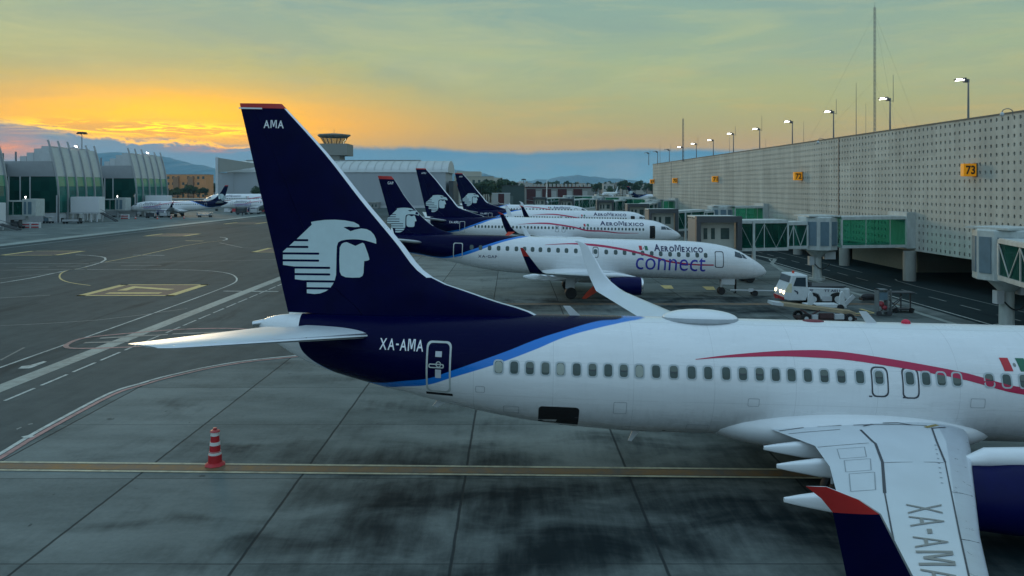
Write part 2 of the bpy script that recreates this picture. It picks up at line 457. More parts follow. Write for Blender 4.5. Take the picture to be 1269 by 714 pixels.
def airliner(root, S, side=-1, plain=False, regi=None, short=None, big=True, brand=True, fine=False, swoosh=True):
    """root: empty on the ground; S: the measured shape of the type"""
    fus = S['fus']; sides = (side,)
    wmat = white
    hull = fus.mesh(.25 if fine else .5, 64 if fine else 40).build('fuselage', white if plain else S['livery'], root, True, 60)
    # fin: sections with height; rudder is the rear quarter
    T = S['finT']
    def finx(z): return lerp_tab(S['fle'], z, 1), lerp_tab(S['fte'], z, 1)
    def fsec(z): a, b = finx(z); return (a, b, 0, z, 1, 0, T)
    z0, z1 = S['fle'][0][0], S['fle'][-1][0]
    zs = [z0 + (z1 - z0) * (k / 26) ** 1.6 for k in range(27)]; zcap = z1 - S.get('cap', .22)
    zs = sorted([z for z in zs if abs(z - zcap) > .05] + [zcap])
    ic = zs.index(zcap)
    def fy(x, z):
        a, b = finx(z); s = (a - x) / (a - b); return min((a - b) * foil(max(0, min(1, s)), T), .30)
    def mf(i, sd, s): return (2 if i >= ic and not plain else (1 if s < .012 * S.get('lestrip', 1) or (s < .04 * S.get('lestrip', 1) and i > 8) else 0))
    fb = loft([fsec(z) for z in zs], 0, .70, mf, tmax=.30)
    fin = fb.build('tail_fin', [white if plain else navy, metal, red], root, True, 50)
    rb = loft([fsec(z) for z in zs], .703, 1, mf, tmax=.30); rb.build('rudder', [white if plain else navy, metal, red], root, True, 50)
    # tailplanes, wings, winglets
    for sd in (-1, 1):
        sec = [(a, b, sd * y, z, 0, 1, Tt, .26 - .024 * y) for a, b, y, z, Tt in S['stab']]
        loft(sec, 0, .72, lambda i, q, s: 1 if s < .03 else 0).build('tailplane', [wgrey, metal], root, True, 50)
        loft(sec[1:] if len(sec) > 2 else sec, .725, 1).build('elevator', wgrey, root, True, 50)
        dx = S['dx'][0 if sd < 0 else 1]
        ws = [(a + dx * y / 17, b + dx * y / 17, sd * y, z, 0, 1, Tt) for a, b, y, z, Tt in S['wing']]
        wg = loft(ws, 0, 1, lambda i, q, s: (1 if s < .13 else (2 if s > .7 and q > 0 else 0)) if i > 0 else 0).build('wing', [wgrey, slatg, wgrey], root, True, 50)
        wl = [(a + S['wdx'][0 if sd < 0 else 1], b + S['wdx'][0 if sd < 0 else 1], sd * y, z, -sd * ny, nz, Tt) for a, b, y, z, ny, nz, Tt in S['winglet']]
        tipn = len(wl) - 1
        def wm(i, q, s): 
            if s < .085: return 3
            return (2 if i >= tipn - S.get('redrows', 1) else 0) if q < 0 else 1
        if not plain or big: loft(wl, 0, 1, wm).build('winglet', [navy if not plain else white, wgrey, red, metal], wg, True, 50)
        if S.get('strake') and not plain:
            st = [(a + dx, b + dx, sd * y, z, sd * ny, nz, Tt) for a, b, y, z, ny, nz, Tt in S['strake']]
            loft(st).build('winglet_strake', orangered, wg, True, 50)
        for fx0, fx1, yy, zz in S['flaptracks']:
            tapering('flap_fairing', white, wg, fx0, fx1, sd * yy, zz, zz - .02, .19, .25)
        e = S['eng']; en = engine(root, e[0], e[1], sd * e[2], e[3], e[4], nacnavy if not plain else white)
        MB().rings([[Vector((x, sd * e[2] + w * math.cos(a), z + h * math.sin(a))) for a in [2 * math.pi * i / 10 for i in range(10)]] for x, z, w, h in S['pylon']]).build('pylon', white, en, True)
        g = S['gear']
        lg = MB(); lg.cyl((g[0], sd * g[1], .5), (g[0] + .1, sd * g[1], 2.0), .11, .14); lg.bar((g[0], sd * g[1], 1.0), (g[0] + 1.1, sd * g[1], 2.1), .1)
        lg.b2(g[0] - .5, g[0] + .3, sd * (g[1] + .26), sd * (g[1] + .3), .9, 2.1)
        lo = lg.build('landing_gear', greyp, root)
        for k in (-1, 1): wheel_part('wheel', g[0], sd * g[1] + k * .27, g[2], .36, lo)
    n = S['nose']; lg = MB(); lg.cyl((n[0], 0, .35), (n[0] + .1, 0, 2.0), .08, .1); lg.bar((n[0], 0, .7), (n[0] + .8, 0, 1.9), .07)
    for sd in (-1, 1): lg.b2(n[0] - .1, n[0] + 1.1, sd * .42, sd * .45, .95, 1.55)
    lo = lg.build('landing_gear', greyp, root)
    for k in (-1, 1): wheel_part('wheel', n[0], k * .2, n[1], .2, lo)
    f = S['fair']; MB().ell(f[0], f[1], 32, 20).build('belly_fairing', white, root, True)
    # cockpit glazing
    def surf_s(sgn): return lambda u, v, o: fus.pt(u, v, sgn, o)
    for sd in (-1, 1):
        for q in S['cockpit']:
            wrap('cockpit_window', [([q], 0, 0)], surf_s(sd), root, [cockpit], .12, .008)
    for sd in sides:
        sf = surf_s(sd)
        # cabin windows, each a part
        ww, wh = S['win']
        proto = {}
        for k, (x, z) in enumerate(S['windows']):
            st = random.choice((0, 0, 1, 1, 1, 2)) if fine else 0
            if fine and k in (0, 4, 9): st = 3
            L = [(ring2d(rrect(x - ww / 2 - .035, x + ww / 2 + .035, z - wh / 2 - .035, z + wh / 2 + .035, ww * .42), .045), 0, .004)] if fine else []
            L.append(([rrect(x - ww / 2, x + ww / 2, z - wh / 2, z + wh / 2, ww * .4)], 1, 0))
            if st == 1: L.append(([rrect(x - ww / 2 + .02, x + ww / 2 - .02, z + wh * .02, z + wh / 2 - .02, .06)], 2, .002))
            if st == 2: L.append(([rrect(x - ww / 2 + .02, x + ww / 2 - .02, z - wh * .3, z + wh / 2 - .02, .06)], 2, .002))
            if st == 3: L.append(([rrect(x - ww / 2 + .02, x + ww / 2 - .02, z - wh / 2 + .02, z + wh / 2 - .02, .1)], 2, .002))
            if st == 1: L.append(([[(x - ww / 2 + .03, z - .02), (x + ww / 2 - .03, z - .02), (x + ww / 2 - .03, z + .01), (x - ww / 2 + .03, z + .01)]], 3, .003))
            wrap('window', L, sf, root, [frameg, wing_glass, shadec if st == 3 else shadep, seam], .2 if fine else .5)
        for (x0, x1, zb, zt, w, mt, nm) in S['doors']:
            layers = [(ring2d(rrect(x0, x1, zb, zt, .16), w), 0, .002)]
            if nm == 'open_door': layers = [([rrect(x0, x1, zb, zt, .12)], 0, .002)]  # flat black patch on the hull stands for the dark inside
            wrap(nm, layers, sf, root, [mt], .2, .006)
        if not plain:
            # emblem and registration on the fin
            def ff(sgn): return lambda u, v, o: Vector((u, sgn * (fy(u, v) + o), v))
            a, b = emblem_polys(S['embmap'])
            wrap('fin_emblem', [(a, 0, 0), (b, 1, .004)], ff(sd), root, [emblem, navy], .35, .008)
            if short:
                x0, x1, a0, a1 = S['shortbox']
                wrap('fin_lettering', [(fit(bold_word(short), x0, x1, a0, a1), 0, 0)], ff(sd), root, [textw], None, .008)
            for x0, x1, a0, a1, tx, mt, kind in S['texts']:
                if tx == 'REG': tx = regi
                if not tx or (not brand and tx != regi): continue
                q = smallcaps(tx, 'AM') if kind == 'caps' else (smallcaps(tx, 'AM', .74, .0) if kind == 'thin' else (bold_word(tx, .13, .008) if kind == 'reg' else text2d(tx, 1, bold=-.004)))
                if sd > 0: q = fit(q, x1, x0, a0, a1)
                else: q = fit(q, x0, x1, a0, a1)
                wrap('lettering', [(q, 0, 0)], sf, root, [mt], .12 if fine else .25, .012)
            if swoosh:
                for pts, ws in S['swoosh']:
                    wrap('side_stripe', [(ribbon2d(pts, ws), 0, 0)], sf, root, [crimson], .12 if fine else .3, .009)
            for x0, z0, s in S['flag']:
                wrap('flag', [([[(x0, z0), (x0 + .27 * s, z0), (x0 + .21 * s, z0 + .37 * s), (x0 - .06 * s, z0 + .37 * s)]], 0, 0), ([[(x0 + .5 * s, z0), (x0 + .77 * s, z0), (x0 + .71 * s, z0 + .37 * s), (x0 + .44 * s, z0 + .37 * s)]], 1, 0), ([[(x0 + .355 * s + .05 * math.cos(t), z0 + .18 * s + .06 * math.sin(t)) for t in [k * .785 for k in range(8)]]], 2, 0)], sf, root, [flagred, flaggreen, textg], .2, .01)
    return hull
# ------------------------------------------------------------------ the narrow-body twinjet, measured on the nearest aircraft
def livery_curve(tr, pts, pre, post): return pre + [tr.S(*p) for p in pts] + post
jet = empty('airliner', (0, 25.27, .207), R(-1.2), R(1.2))
F7 = Fus([(-8.75, 4.72, 4.42, .10), (-8.5, 4.84, 4.2, .26), (-8.0, 4.95, 3.88, .42), (-6.9, 5.03, 3.30, .76), (-5.3, 5.08, 2.84, 1.14), (-3.4, 5.12, 2.40, 1.48), (-1.4, 5.15, 1.97, 1.70), (.74, 5.16, 1.62, 1.83), (2.6, 5.17, 1.46, 1.875), (4.5, 5.17, 1.37, 1.88), (24.0, 5.17, 1.37, 1.88), (25.4, 5.08, 1.42, 1.82), (26.5, 4.86, 1.52, 1.68), (27.4, 4.50, 1.66, 1.48), (28.2, 4.08, 1.86, 1.20), (29.0, 3.62, 2.12, .84), (29.6, 3.25, 2.42, .46), (29.9, 2.92, 2.72, .1)])
t7 = Trace(jet, F7)
le = [(349.5, 129), (407, 191), (456, 252), (500, 303.6), (523, 333), (545, 348.5), (580, 361), (615, 373), (655, 385)]
LE = sorted([(t7.L(*p)[1], t7.L(*p)[0]) for p in le]); LE = [(LE[0][0] - .25, LE[0][1] + .5)] + LE
te = [(297, 129), (358, 391)]
te = sorted([(t7.L(*p)[1], t7.L(*p)[0]) for p in te]); sl = (te[1][1] - te[0][1]) / (te[1][0] - te[0][0])
TE = [(LE[0][0] - .1, te[1][1] + sl * (LE[0][0] - .1 - te[1][0])), (LE[-1][0], te[1][1])]
wx = [618, 637.2, 656.6, 676, 694.7, 714.7, 734.3, 753.7, 773, 792.4, 813, 835, 857, 877.5, 899.8, 920.6, 941.4, 961.2, 980.8, 1001, 1021.5, 1042.5, 1065.6, 1089.4, 1127.3, 1147.5, 1166.4, 1185.8, 1226, 1247.5]
wins = []
for p in wx: wins.append(t7.S(p, 455.0 + (p - 618) * .0263))
zwin = wins[0][1]
wins = [(w[0], zwin) for w in wins]
x = wins[-1][0] + .53
while x < 24.4: wins.append((x, zwin)); x += .508
def box7(a, b): p = t7.S(a[0], a[1]); q = t7.S(b[0], b[1]); return (p[0], q[0], q[1], p[1])
adoor = box7((529.5, 422), (559, 487)); cg = box7((667.5, 503), (713, 528.5))
nb = [(371, 429), (386, 445.6), (410, 458.6), (433.7, 467.2), (465, 474), (503, 472), (528, 469.6), (558.5, 460), (591, 448.7), (629, 435), (667, 420), (700, 409.6), (739, 398.5), (772, 392.2)]
wb = [(371, 429), (386, 445.8), (410, 459), (433.7, 468), (465, 476), (500.5, 479), (528, 477.4), (558.5, 468.6), (616.5, 450.7), (662, 433.8), (700, 418), (735, 408), (772, 399.5), (806, 391.3)]
NB = [t7.S(*p) for p in nb]; WB = [t7.S(*p) for p in wb]
NB = [(-8.5, 6.5), (NB[0][0] - .25, 5.9)] + NB + [(NB[-1][0] + .9, 5.6), (NB[-1][0] + 2, 6.5)]
WB = [(-8.5, 6.5), (WB[0][0] - .25, 5.9)] + WB + [(WB[-1][0] + .8, 5.6), (WB[-1][0] + 1.6, 6.5)]
liv7 = livery_mat('twinjet hull livery', NB, WB, -8.6, 12.0, -7.95)
def e7(cx, cy): return t7.L(340 + cx / 6.493, 260 + cy / 6.493)
sw = [t7.S(*p) for p in ((862, 445.5), (900, 441.8), (950, 439), (990, 438.3), (1040, 440.5), (1100, 449), (1150, 457.5), (1200, 467.5), (1269, 485))]
sw = smooth2(sw + [(18.2, 3.42), (20.5, 3.2), (23.4, 3.22)], 4)
wsw = [min(.21, .015 + .05 * max(0, (p[0] - sw[0][0]))) if p[0] < 17 else max(.05, .21 - .026 * (p[0] - 17)) for p in sw]
r0 = t7.S(470, 433); r1 = t7.S(525.5, 421)
s0 = t7.L(327.5, 159); s1 = t7.L(353, 149.5)
S7 = dict(fus=F7, livery=liv7, fle=LE, fte=TE, finT=.095, cap=.16, lestrip=1.5, embmap=e7, shortbox=(s0[0], s1[0], s0[1], s1[1]), redrows=2,
    stab=[(-3.9, -8.0, .2, 4.40, .09), (-4.85, -8.15, 1.1, 4.50, .09), (-8.35, -9.45, 7.05, 5.32, .08), (-8.7, -9.45, 7.2, 5.34, .05)],
    wing=[(14.6, 7.9, .8, 1.98, .10), (14.2, 8.15, 1.9, 2.06, .115), (13.2, 8.75, 3.7, 2.20, .115), (11.9, 8.25, 5.9, 2.42, .11), (8.95, 6.45, 11.0, 3.02, .10), (6.05, 4.50, 16.3, 3.76, .09)],
    winglet=[(6.10, 4.50, 16.3, 3.76, 0, 1, .09), (5.85, 4.45, 16.72, 3.88, .5, .87, .09), (5.4, 4.28, 16.98, 4.22, .87, .5, .08), (5.0, 4.08, 17.12, 4.65, .94, .34, .07), (4.6, 3.86, 17.28, 5.35, .96, .27, .07), (4.12, 3.62, 17.44, 6.16, .97, .24, .06), (3.88, 3.48, 17.48, 6.32, .97, .24, .05), (3.52, 3.3, 17.52, 6.46, .97, .24, .04)],
    strake=[(5.3, 4.4, 16.9, 3.98, .75, .66, .07), (4.6, 4.05, 17.25, 3.55, .75, .66, .06), (4.05, 3.8, 17.6, 3.12, .75, .66, .05)],
    flaptracks=[(7.6, 10.4, 3.0, 1.86), (7.4, 10.2, 4.75, 1.97), (6.7, 9.4, 7.35, 2.12)], dx=(.2, -.2), wdx=(-.02, -.2),
    eng=(12.2, 17.2, 4.9, 1.38, 1.04), pylon=[(12.3, 2.28, .10, .12), (12.9, 2.42, .24, .26), (14.6, 2.45, .28, .30), (16.0, 2.36, .18, .16), (16.7, 2.30, .04, .03)],
    gear=(10.0, 2.86, .56), nose=(25.6, .34), noselift=.33, fair=((11.0, 0, 1.95), (5.15, 2.22, 1.0)),
    cockpit=[[(26.75, 3.78), (26.8, 4.22), (27.45, 4.2), (27.6, 3.76)], [(27.66, 3.76), (27.52, 4.18), (27.98, 3.98), (28.25, 3.7)], [(28.3, 3.7), (28.03, 3.95), (28.3, 3.82), (28.62, 3.66)]],
    win=(.27, .39), windows=wins,
    doors=[(adoor[0], adoor[1], adoor[2], adoor[3], .06, steelw, 'service_door')],
    texts=[(17.8, 24.2, 4.22, 4.86, 'AEROMEXICO', textn, 'caps'), (r0[0], r1[0], r0[1], r1[1], 'REG', textw, 'reg')],
    swoosh=[(sw, wsw)], flag=[(t7.S(1245, 460)[0], t7.S(1245, 460)[1], 1.0)])
exits = [box7((1077.5, 454), (1101.5, 492.5)), box7((1115.5, 455), (1139.5, 494.5))]
edges7 = [(a, b, c, d, .045, seam, 'overwing_exit') for a, b, c, d in exits]
cargo = [(cg[0], cg[1], cg[2], cg[3], .05, hole, 'open_door')]
shut = [(25.05, 25.9, 2.5, 4.25, .05, seam, 'service_door')]
opn = [(25.05, 25.85, 2.45, 4.3, .05, hole, 'open_door')]
def noselift(root, dz):
    for o in kids(root):
        if o.name.startswith('landing_gear') and abs(sum(v[1] for v in o.bound_box)) < 1: o.location.z = dz
S = dict(S7); S['doors'] = S7['doors'] + edges7 + cargo + shut
airliner(jet, S, regi='XA-AMA', short='AMA', fine=True)
noselift(jet, .33)
tag(jet, 'nearest twinjet airliner, navy tail and white body, lettered XA-AMA, filling the foreground', 'airliner', 'airliners parked nose to the right terminal')

# details only the nearest aircraft is close enough to show
def wing_top(sd, dx):
    secs = [(a + dx * y / 17, b + dx * y / 17, y, z, T) for a, b, y, z, T in S7['wing']]
    def f(x, lat, off):
        for i in range(len(secs) - 1):
            if lat <= secs[i + 1][2] or i == len(secs) - 2:
                t = (lat - secs[i][2]) / (secs[i + 1][2] - secs[i][2]); break
        a, b, z, T = [secs[i][k] + (secs[i + 1][k] - secs[i][k]) * t for k in (0, 1, 3, 4)]
        s = max(0, min(1, (a - x) / (a - b))); return Vector((x, sd * lat, z + (a - b) * foil(s, T) + off))
    def at(lat, s):
        for i in range(len(secs) - 1):
            if lat <= secs[i + 1][2] or i == len(secs) - 2:
                t = (lat - secs[i][2]) / (secs[i + 1][2] - secs[i][2]); break
        a, b = [secs[i][k] + (secs[i + 1][k] - secs[i][k]) * t for k in (0, 1)]
        return (a - (a - b) * s, lat)
    return f, at
nearwing = [o for o in kids(jet) if o.name.startswith('wing')][0]
wf, wat = wing_top(-1, .2)
def wl(pts, w): return ribbon2d([wat(a, b) for a, b in pts], w)
lines = wl([(2.4, .20), (5.9, .19)], .05) + wl([(5.9, .19), (16, .17)], .03) + wl([(2.6, .60), (4.0, .62), (5.9, .63), (8.6, .66)], .07) + wl([(8.6, .66), (16, .70)], .03)
lines += wl([(5.95, .2), (5.95, .63)], .03) + wl([(2.2, .22), (2.1, .6)], .05) + wl([(2.15, .12), (2.45, .2)], .06) + wl([(2.45, .7), (2.45, .98)], .03) + wl([(3.9, .66), (3.9, .99)], .03) + wl([(2.2, .3), (1.98, .36), (1.98, .44)], .07) + wl([(2.1, .5), (2.25, .56)], .06) + wl([(2.05, .66), (2.0, .78)], .05)
lines += wl([(2.0, .85), (2.1, .99)], .05) + wl([(8.5, .02), (8.5, .17)], .025) + wl([(11.5, .02), (11.5, .17)], .025) + wl([(14, .02), (14, .17)], .025)
fl = []
for a, b in ((4.3, 5.3), (5.5, 6.6), (6.8, 8.3)):
    fl += wl([(a, .70), (b, .72)], .025) + wl([(b, .72), (b, .9)], .025) + wl([(b, .9), (a, .88)], .025) + wl([(a, .88), (a, .70)], .025)
for k in range(9): fl += wl([(4.2 + .45 * k, .235), (4.28 + .45 * k, .235)], .05)
wrap('wing_panel_line', [(lines, 0, 0), (fl, 1, 0), (wl([(2.0, .16), (2.42, .235)], .12), 2, .002)], wf, nearwing, [seam, seaml, M('faded gold mark', (.30, .22, .05), .6)], .25, .008)
q = bold_word('XA-AMA', .16, -.008)
xs = [p[0] for r in q for p in r]; w0 = max(xs)
def regpt(p):
    lat = 9.45 + p[0] / w0 * 4.2; c = wat(lat, .525); e = wat(lat, .245)
    return (c[0] + (e[0] - c[0]) * min(1, p[1] / .72), lat)
wrap('wing_lettering', [([[regpt(p) for p in r] for r in q], 0, 0)], wf, nearwing, textg, .2, .014)
mb = MB(); mb.ell((6.28, 0, 5.17), (1.28, .60, .31), 28, 14); mb.build('antenna_dome', white, jet, True)
mb = MB(); mb.ell((6.28, 0, 5.12), (1.34, .68, .25), 28, 10); mb.build('dome_rim', seaml, jet, True)
for x, h in ((1.95, .36), (11.95, .42)):
    mb = MB(); z = 5.12
    mb.prism([(x + .32, -.025, z), (x - .06, -.025, z), (x - .32, -.025, z + h), (x - .08, -.025, z + h)], (0, .05, 0)); mb.build('blade_antenna', greyp, jet)
mb = MB(); mb.ell((13.2, 0, 5.19), (.16, .1, .12), 12, 8); mb.build('beacon_light', M('red beacon lens', (.6, .01, .05), .25), jet, True)
mb = MB(); mb.ell((10.1, 0, 5.16), (.38, .2, .07), 16, 8); mb.build('top_fairing', M('dull red fairing', (.16, .02, .03), .5), jet, True)
# aft door furniture
dx0, dx1, dz0, dz1 = adoor; sfn = lambda u, v, o: F7.pt(u, v, -1, o); cxm = (dx0 + dx1) / 2
def qd(x0, x1, z0, z1): return [[(x0, z0), (x1, z0), (x1, z1), (x0, z1)]]
doorp = [o for o in kids(jet) if o.name.startswith('service_door')][0]
for q_ in (qd(cxm - .11, cxm + .10, dz1 - .47, dz1 - .30), qd(cxm - .10, cxm + .09, dz0 + .52, dz0 + .80)): wrap('door_placard', [(q_, 0, 0)], sfn, doorp, [M('pale placard', (.42, .45, .48), .5)], None, .012)
hm = wrap('door_handle', [(ring2d(rrect(cxm - .32, cxm + .18, dz0 + .84, dz0 + .98, .05), .035) + ring2d([(cxm + .09 * math.cos(t), dz1 - .70 + .1 * math.sin(t)) for t in [k * .5236 for k in range(12)]], .03), 0, 0)], sfn, doorp, steelw, None, .014)
wrap('door_sill', [(qd(dx0 - .02, dx1 + .05, dz0 - .12, dz0 - .02), 0, 0)], sfn, doorp, hole, None, .01)
# tailplane sleeve, fin tip bar and drain mast
mb = MB(); mb.prism([(-2.1, -.1, 2.2), (-2.5, -.1, 2.3), (-2.75, -.1, 1.98), (-2.6, -.1, 1.94)], (0, .04, 0)); mb.build('drain_mast', greyp, jet)
mb = MB(); mb.prism([(4.3, -.2, 1.37), (4.05, -.2, 1.37), (3.9, -.2, 1.02), (4.02, -.2, 1.0)], (0, .04, 0)); mb.build('drain_mast', greyp, jet)
mb = MB(); mb.cyl((-8.62, 0, 4.66), (-9.0, 0, 4.60), .13, .1, 14); mb.build('exhaust_pipe', metal, jet, True)
for x_, z_, w_, h_ in ((-.3, 2.15, .5, .3), (3.2, 2.35, .42, .42), (7.4, 2.75, .36, .26), (-1.2, 2.9, .3, .22), (14.3, 2.9, .45, .3), (5.6, 1.75, .7, .25)): wrap('service_panel', [(ring2d(rrect(x_, x_ + w_, z_, z_ + h_, .04), .014), 0, 0)], sfn, jet, seaml, .2, .006)
for x_, z_ in ((11.15, 3.16), (12.2, 3.15), (4.9, 1.62), (2.0, 2.1)): wrap('static_port', [(qd(x_, x_ + .10, z_, z_ + .045), 0, 0)], sfn, jet, seam, None, .007)
t = t7.L(297, 134.5); t2 = t7.L(326, 134.5)
mb = MB(); mb.b2(t[0], t2[0], -.10, -.085, t[1] - .02, t[1] + .03); mb.build('tip_strip', textw, jet)

# the two further aircraft of the same type
def parked7(x, y, pitch, regi, short, doors, label, big=True):
    r = empty('airliner', (x, y, 9.9 * math.sin(R(pitch))), R(-.8), R(pitch))
    s = dict(S7); s['doors'] = S7['doors'] + edges7 + doors
    airliner(r, s, regi=regi, short=short); noselift(r, .27)
    return tag(r, label, 'airliner', 'airliners parked nose to the right terminal')
pa = parked7(-4.95, 110.2, 1.0, 'XA-AMU', 'AMU', opn, 'twinjet with its dark front door open, directly behind the jet lettered XA-GAP')
wrap('door_opening', [(qd(25.5, 25.7, 2.6, 4.1), 0, .004)], lambda u, v, o: F7.pt(u, v, -1, o), pa, M('orange cabin lining', (.55, .35, .18), .7), None, .012)  # orange strip of cabin lining within the open front door
pb = parked7(-1.9, 146.5, .9, 'XA-AMY', 'AMY', opn, 'twinjet with its nose hidden by a bridge cab, farthest big navy fin of the row')

# ------------------------------------------------------------------ the regional jet
rj = empty('regional_jet', (0, 67.3, .17), R(-1.0), R(1.9))
tmp = Trace(rj)
st = [(472, 294, 299, .10), (480, 291.5, 303, .35), (493, 290, 308.5, .68), (504, 289.2, 312.6, .92), (535, 289.0, 318.9, 1.25), (564, 290, 325.7, 1.43), (604, 291, 334.3, 1.50), (642, 292.2, 338.6, 1.505), (700, 294.2, 341.5, 1.505), (796, 297, 344.5, 1.505), (850, 298.6, 346.2, 1.505), (870, 300.2, 346.6, 1.46), (892, 303.6, 346.8, 1.33), (910, 308.6, 346.6, 1.12), (925, 316.5, 345.8, .86), (938, 324.5, 344.2, .56), (946, 331, 341.5, .28), (949.3, 335.5, 338, .08)]
tab = []
for px, a, b, hw in st:
    zt = tmp.L(px, a, .12)[1]; zb = tmp.L(px, b, -.12 * hw)[1]; tab.append((tmp.L(px, (a + b) / 2)[0], zt, zb, hw))
FE = Fus(tab); te_ = Trace(rj, FE)
le = [(485, 218.5), (489, 223), (502, 243.6), (518.6, 263.8), (535, 278.5), (548, 285.5), (563, 290.2)]
LE2 = sorted([(te_.L(*p)[1], te_.L(*p)[0]) for p in le]); LE2 = [(LE2[0][0] - .3, LE2[0][1] + .3)] + LE2
t2 = sorted([(te_.L(*p)[1], te_.L(*p)[0]) for p in ((468.2, 218.5), (489, 292))]); sl = (t2[1][1] - t2[0][1]) / (t2[1][0] - t2[0][0])
TE2 = [(LE2[0][0] - .1, t2[1][1] + sl * (LE2[0][0] - .1 - t2[1][0])), (LE2[-1][0], t2[1][1])]
NB2 = [te_.S(*p) for p in ((511, 313), (547, 318.5), (564, 316), (583, 310), (597, 305.5), (621, 298), (640, 293.6))]
WB2 = [te_.S(*p) for p in ((511, 314), (547, 319.8), (568.6, 318), (587.6, 312.6), (606.7, 305.5), (630.5, 298), (651, 293.8))]
NB2 = [(-12.5, 3.5)] + NB2 + [(NB2[-1][0] + 1.2, 5.3), (NB2[-1][0] + 2.4, 6.2)]; WB2 = [(-12.5, 3.45)] + WB2 + [(WB2[-1][0] + 1.2, 5.3), (WB2[-1][0] + 2.4, 6.2)]
liv2 = livery_mat('regional hull livery', NB2, WB2, -12.6, 8.0, -12.5)
def e2(cx, cy): return te_.L(479.8 + (cx - 72) / 758 * 39.5, 257.4 + (cy - 78) / 596 * 30.8)
def b2_(a, b): p = te_.S(*a); q = te_.S(*b); return (p[0], q[0], q[1], p[1])
wxe = [584.5, 595.5, 606.7, 617.9, 628.8, 640, 650, 660, 669.7, 680.3, 691.6, 702, 713.6, 726.5, 738, 751.3, 763, 774, 785.5, 796.3, 807.7, 818.8, 830.4, 841.2, 852.5, 864, 874.5]
we = [te_.S(p, 306.6 + (p - 584.5) * .0345) for p in wxe]
sw2 = smooth2([te_.S(*p) for p in ((675.3, 303.5), (703, 302.2), (723, 302.7), (748, 305.2), (773.6, 309.5), (796, 314.6), (813.5, 319.6), (831.6, 324.6), (859, 327.9), (884.6, 328.6))], 4)
ws2 = [.02 + .16 * min(1, k / 10) - .07 * max(0, (k - 22) / 14) for k in range(len(sw2))]
def tb(a, b): p = te_.S(*a); q = te_.S(*b); return (p[0], q[0], p[1], q[1])
def midz(px0, px1, ytop, ybot, slope=.033):
    a = te_.S(px0, (ytop + ybot) / 2 - slope * (px1 - px0) / 2 ); b = te_.S(px1, (ytop + ybot) / 2 + slope * (px1 - px0) / 2)
    m = te_.S((px0 + px1) / 2, ytop); n = te_.S((px0 + px1) / 2, ybot)
    return (a[0], b[0], n[1], m[1])
g2 = te_.L(480.5, 228.5); g3 = te_.L(487.8, 225.2)
SE = dict(fus=FE, livery=liv2, fle=LE2, fte=TE2, finT=.10, cap=.28, lestrip=.6, embmap=e2, shortbox=(g2[0], g3[0], g2[1], g3[1]), redrows=2,
    stab=[(-7.6, -11.2, .2, 4.2, .09), (-8.1, -11.3, .9, 4.27, .09), (-10.9, -12.3, 6.0, 4.95, .08)],
    wing=[(10.0, 3.7, .5, 1.85, .1), (9.5, 3.75, 1.4, 1.95, .12), (7.5, 3.55, 4.8, 2.25, .11), (2.65, 1.42, 13.3, 3.32, .1)],
    winglet=[(2.65, 1.42, 13.3, 3.32, 0, 1, .09), (2.4, 1.40, 13.6, 3.42, .5, .87, .09), (2.05, 1.25, 13.82, 3.75, .85, .5, .08), (1.35, .88, 14.1, 4.6, .92, .38, .07), (1.02, .72, 14.25, 5.02, .92, .38, .06), (.85, .66, 14.32, 5.22, .92, .38, .05)],
    flaptracks=[(2.6, 4.6, 4.6, 1.95), (1.7, 3.6, 7.4, 2.3), (1.0, 2.8, 10.0, 2.65)], dx=(0, 0), wdx=(0, 0),
    eng=(8.35, 11.1, 4.4, 1.50, .80), pylon=[(6.6, 2.2, .06, .06), (7.6, 2.3, .18, .2), (9.0, 2.35, .22, .2), (10.2, 2.28, .1, .08), (10.6, 2.26, .03, .02)],
    gear=(5.15, 2.75, .5), nose=(18.9, .33), fair=((6.3, 0, 1.95), (5.0, 1.66, .85)),
    cockpit=[[te_.S(*p) for p in q] for q in ([(910.5, 311.5), (910.5, 318), (918.5, 320.2), (920.5, 319.6), (917, 313.6)], [(918, 314.6), (921.4, 320.2), (926, 321), (921.5, 316)])],
    win=(.33, .42), windows=we,
    doors=[b2_((562, 300.7), (573.3, 320.2)) + (.07, steelw, 'service_door'), b2_((734.4, 306), (741.6, 319.6)) + (.05, seam, 'overwing_exit'), b2_((885.3, 311.3), (896.7, 332)) + (.07, seam, 'service_door')],
    texts=[midz(810.4, 871, 303.6, 312.4) + ('AEROMEXICO', textn, 'caps'), midz(788, 874.5, 318.2, 335.3) + ('connect', textb, 'script'), midz(592.5, 616, 316.2, 319.6) + ('REG', textn, 'reg')],
    swoosh=[(sw2, ws2)], flag=[(te_.S(792.5, 310)[0], te_.S(792.5, 310)[1], 1.0)])
airliner(rj, SE, regi='XA-GAP', short='GAP'); noselift(rj, .46)
tag(rj, 'regional jet with navy tail, lettered XA-GAP and connect, just beyond the nearest airliner', 'airliner', 'airliners parked nose to the right terminal')

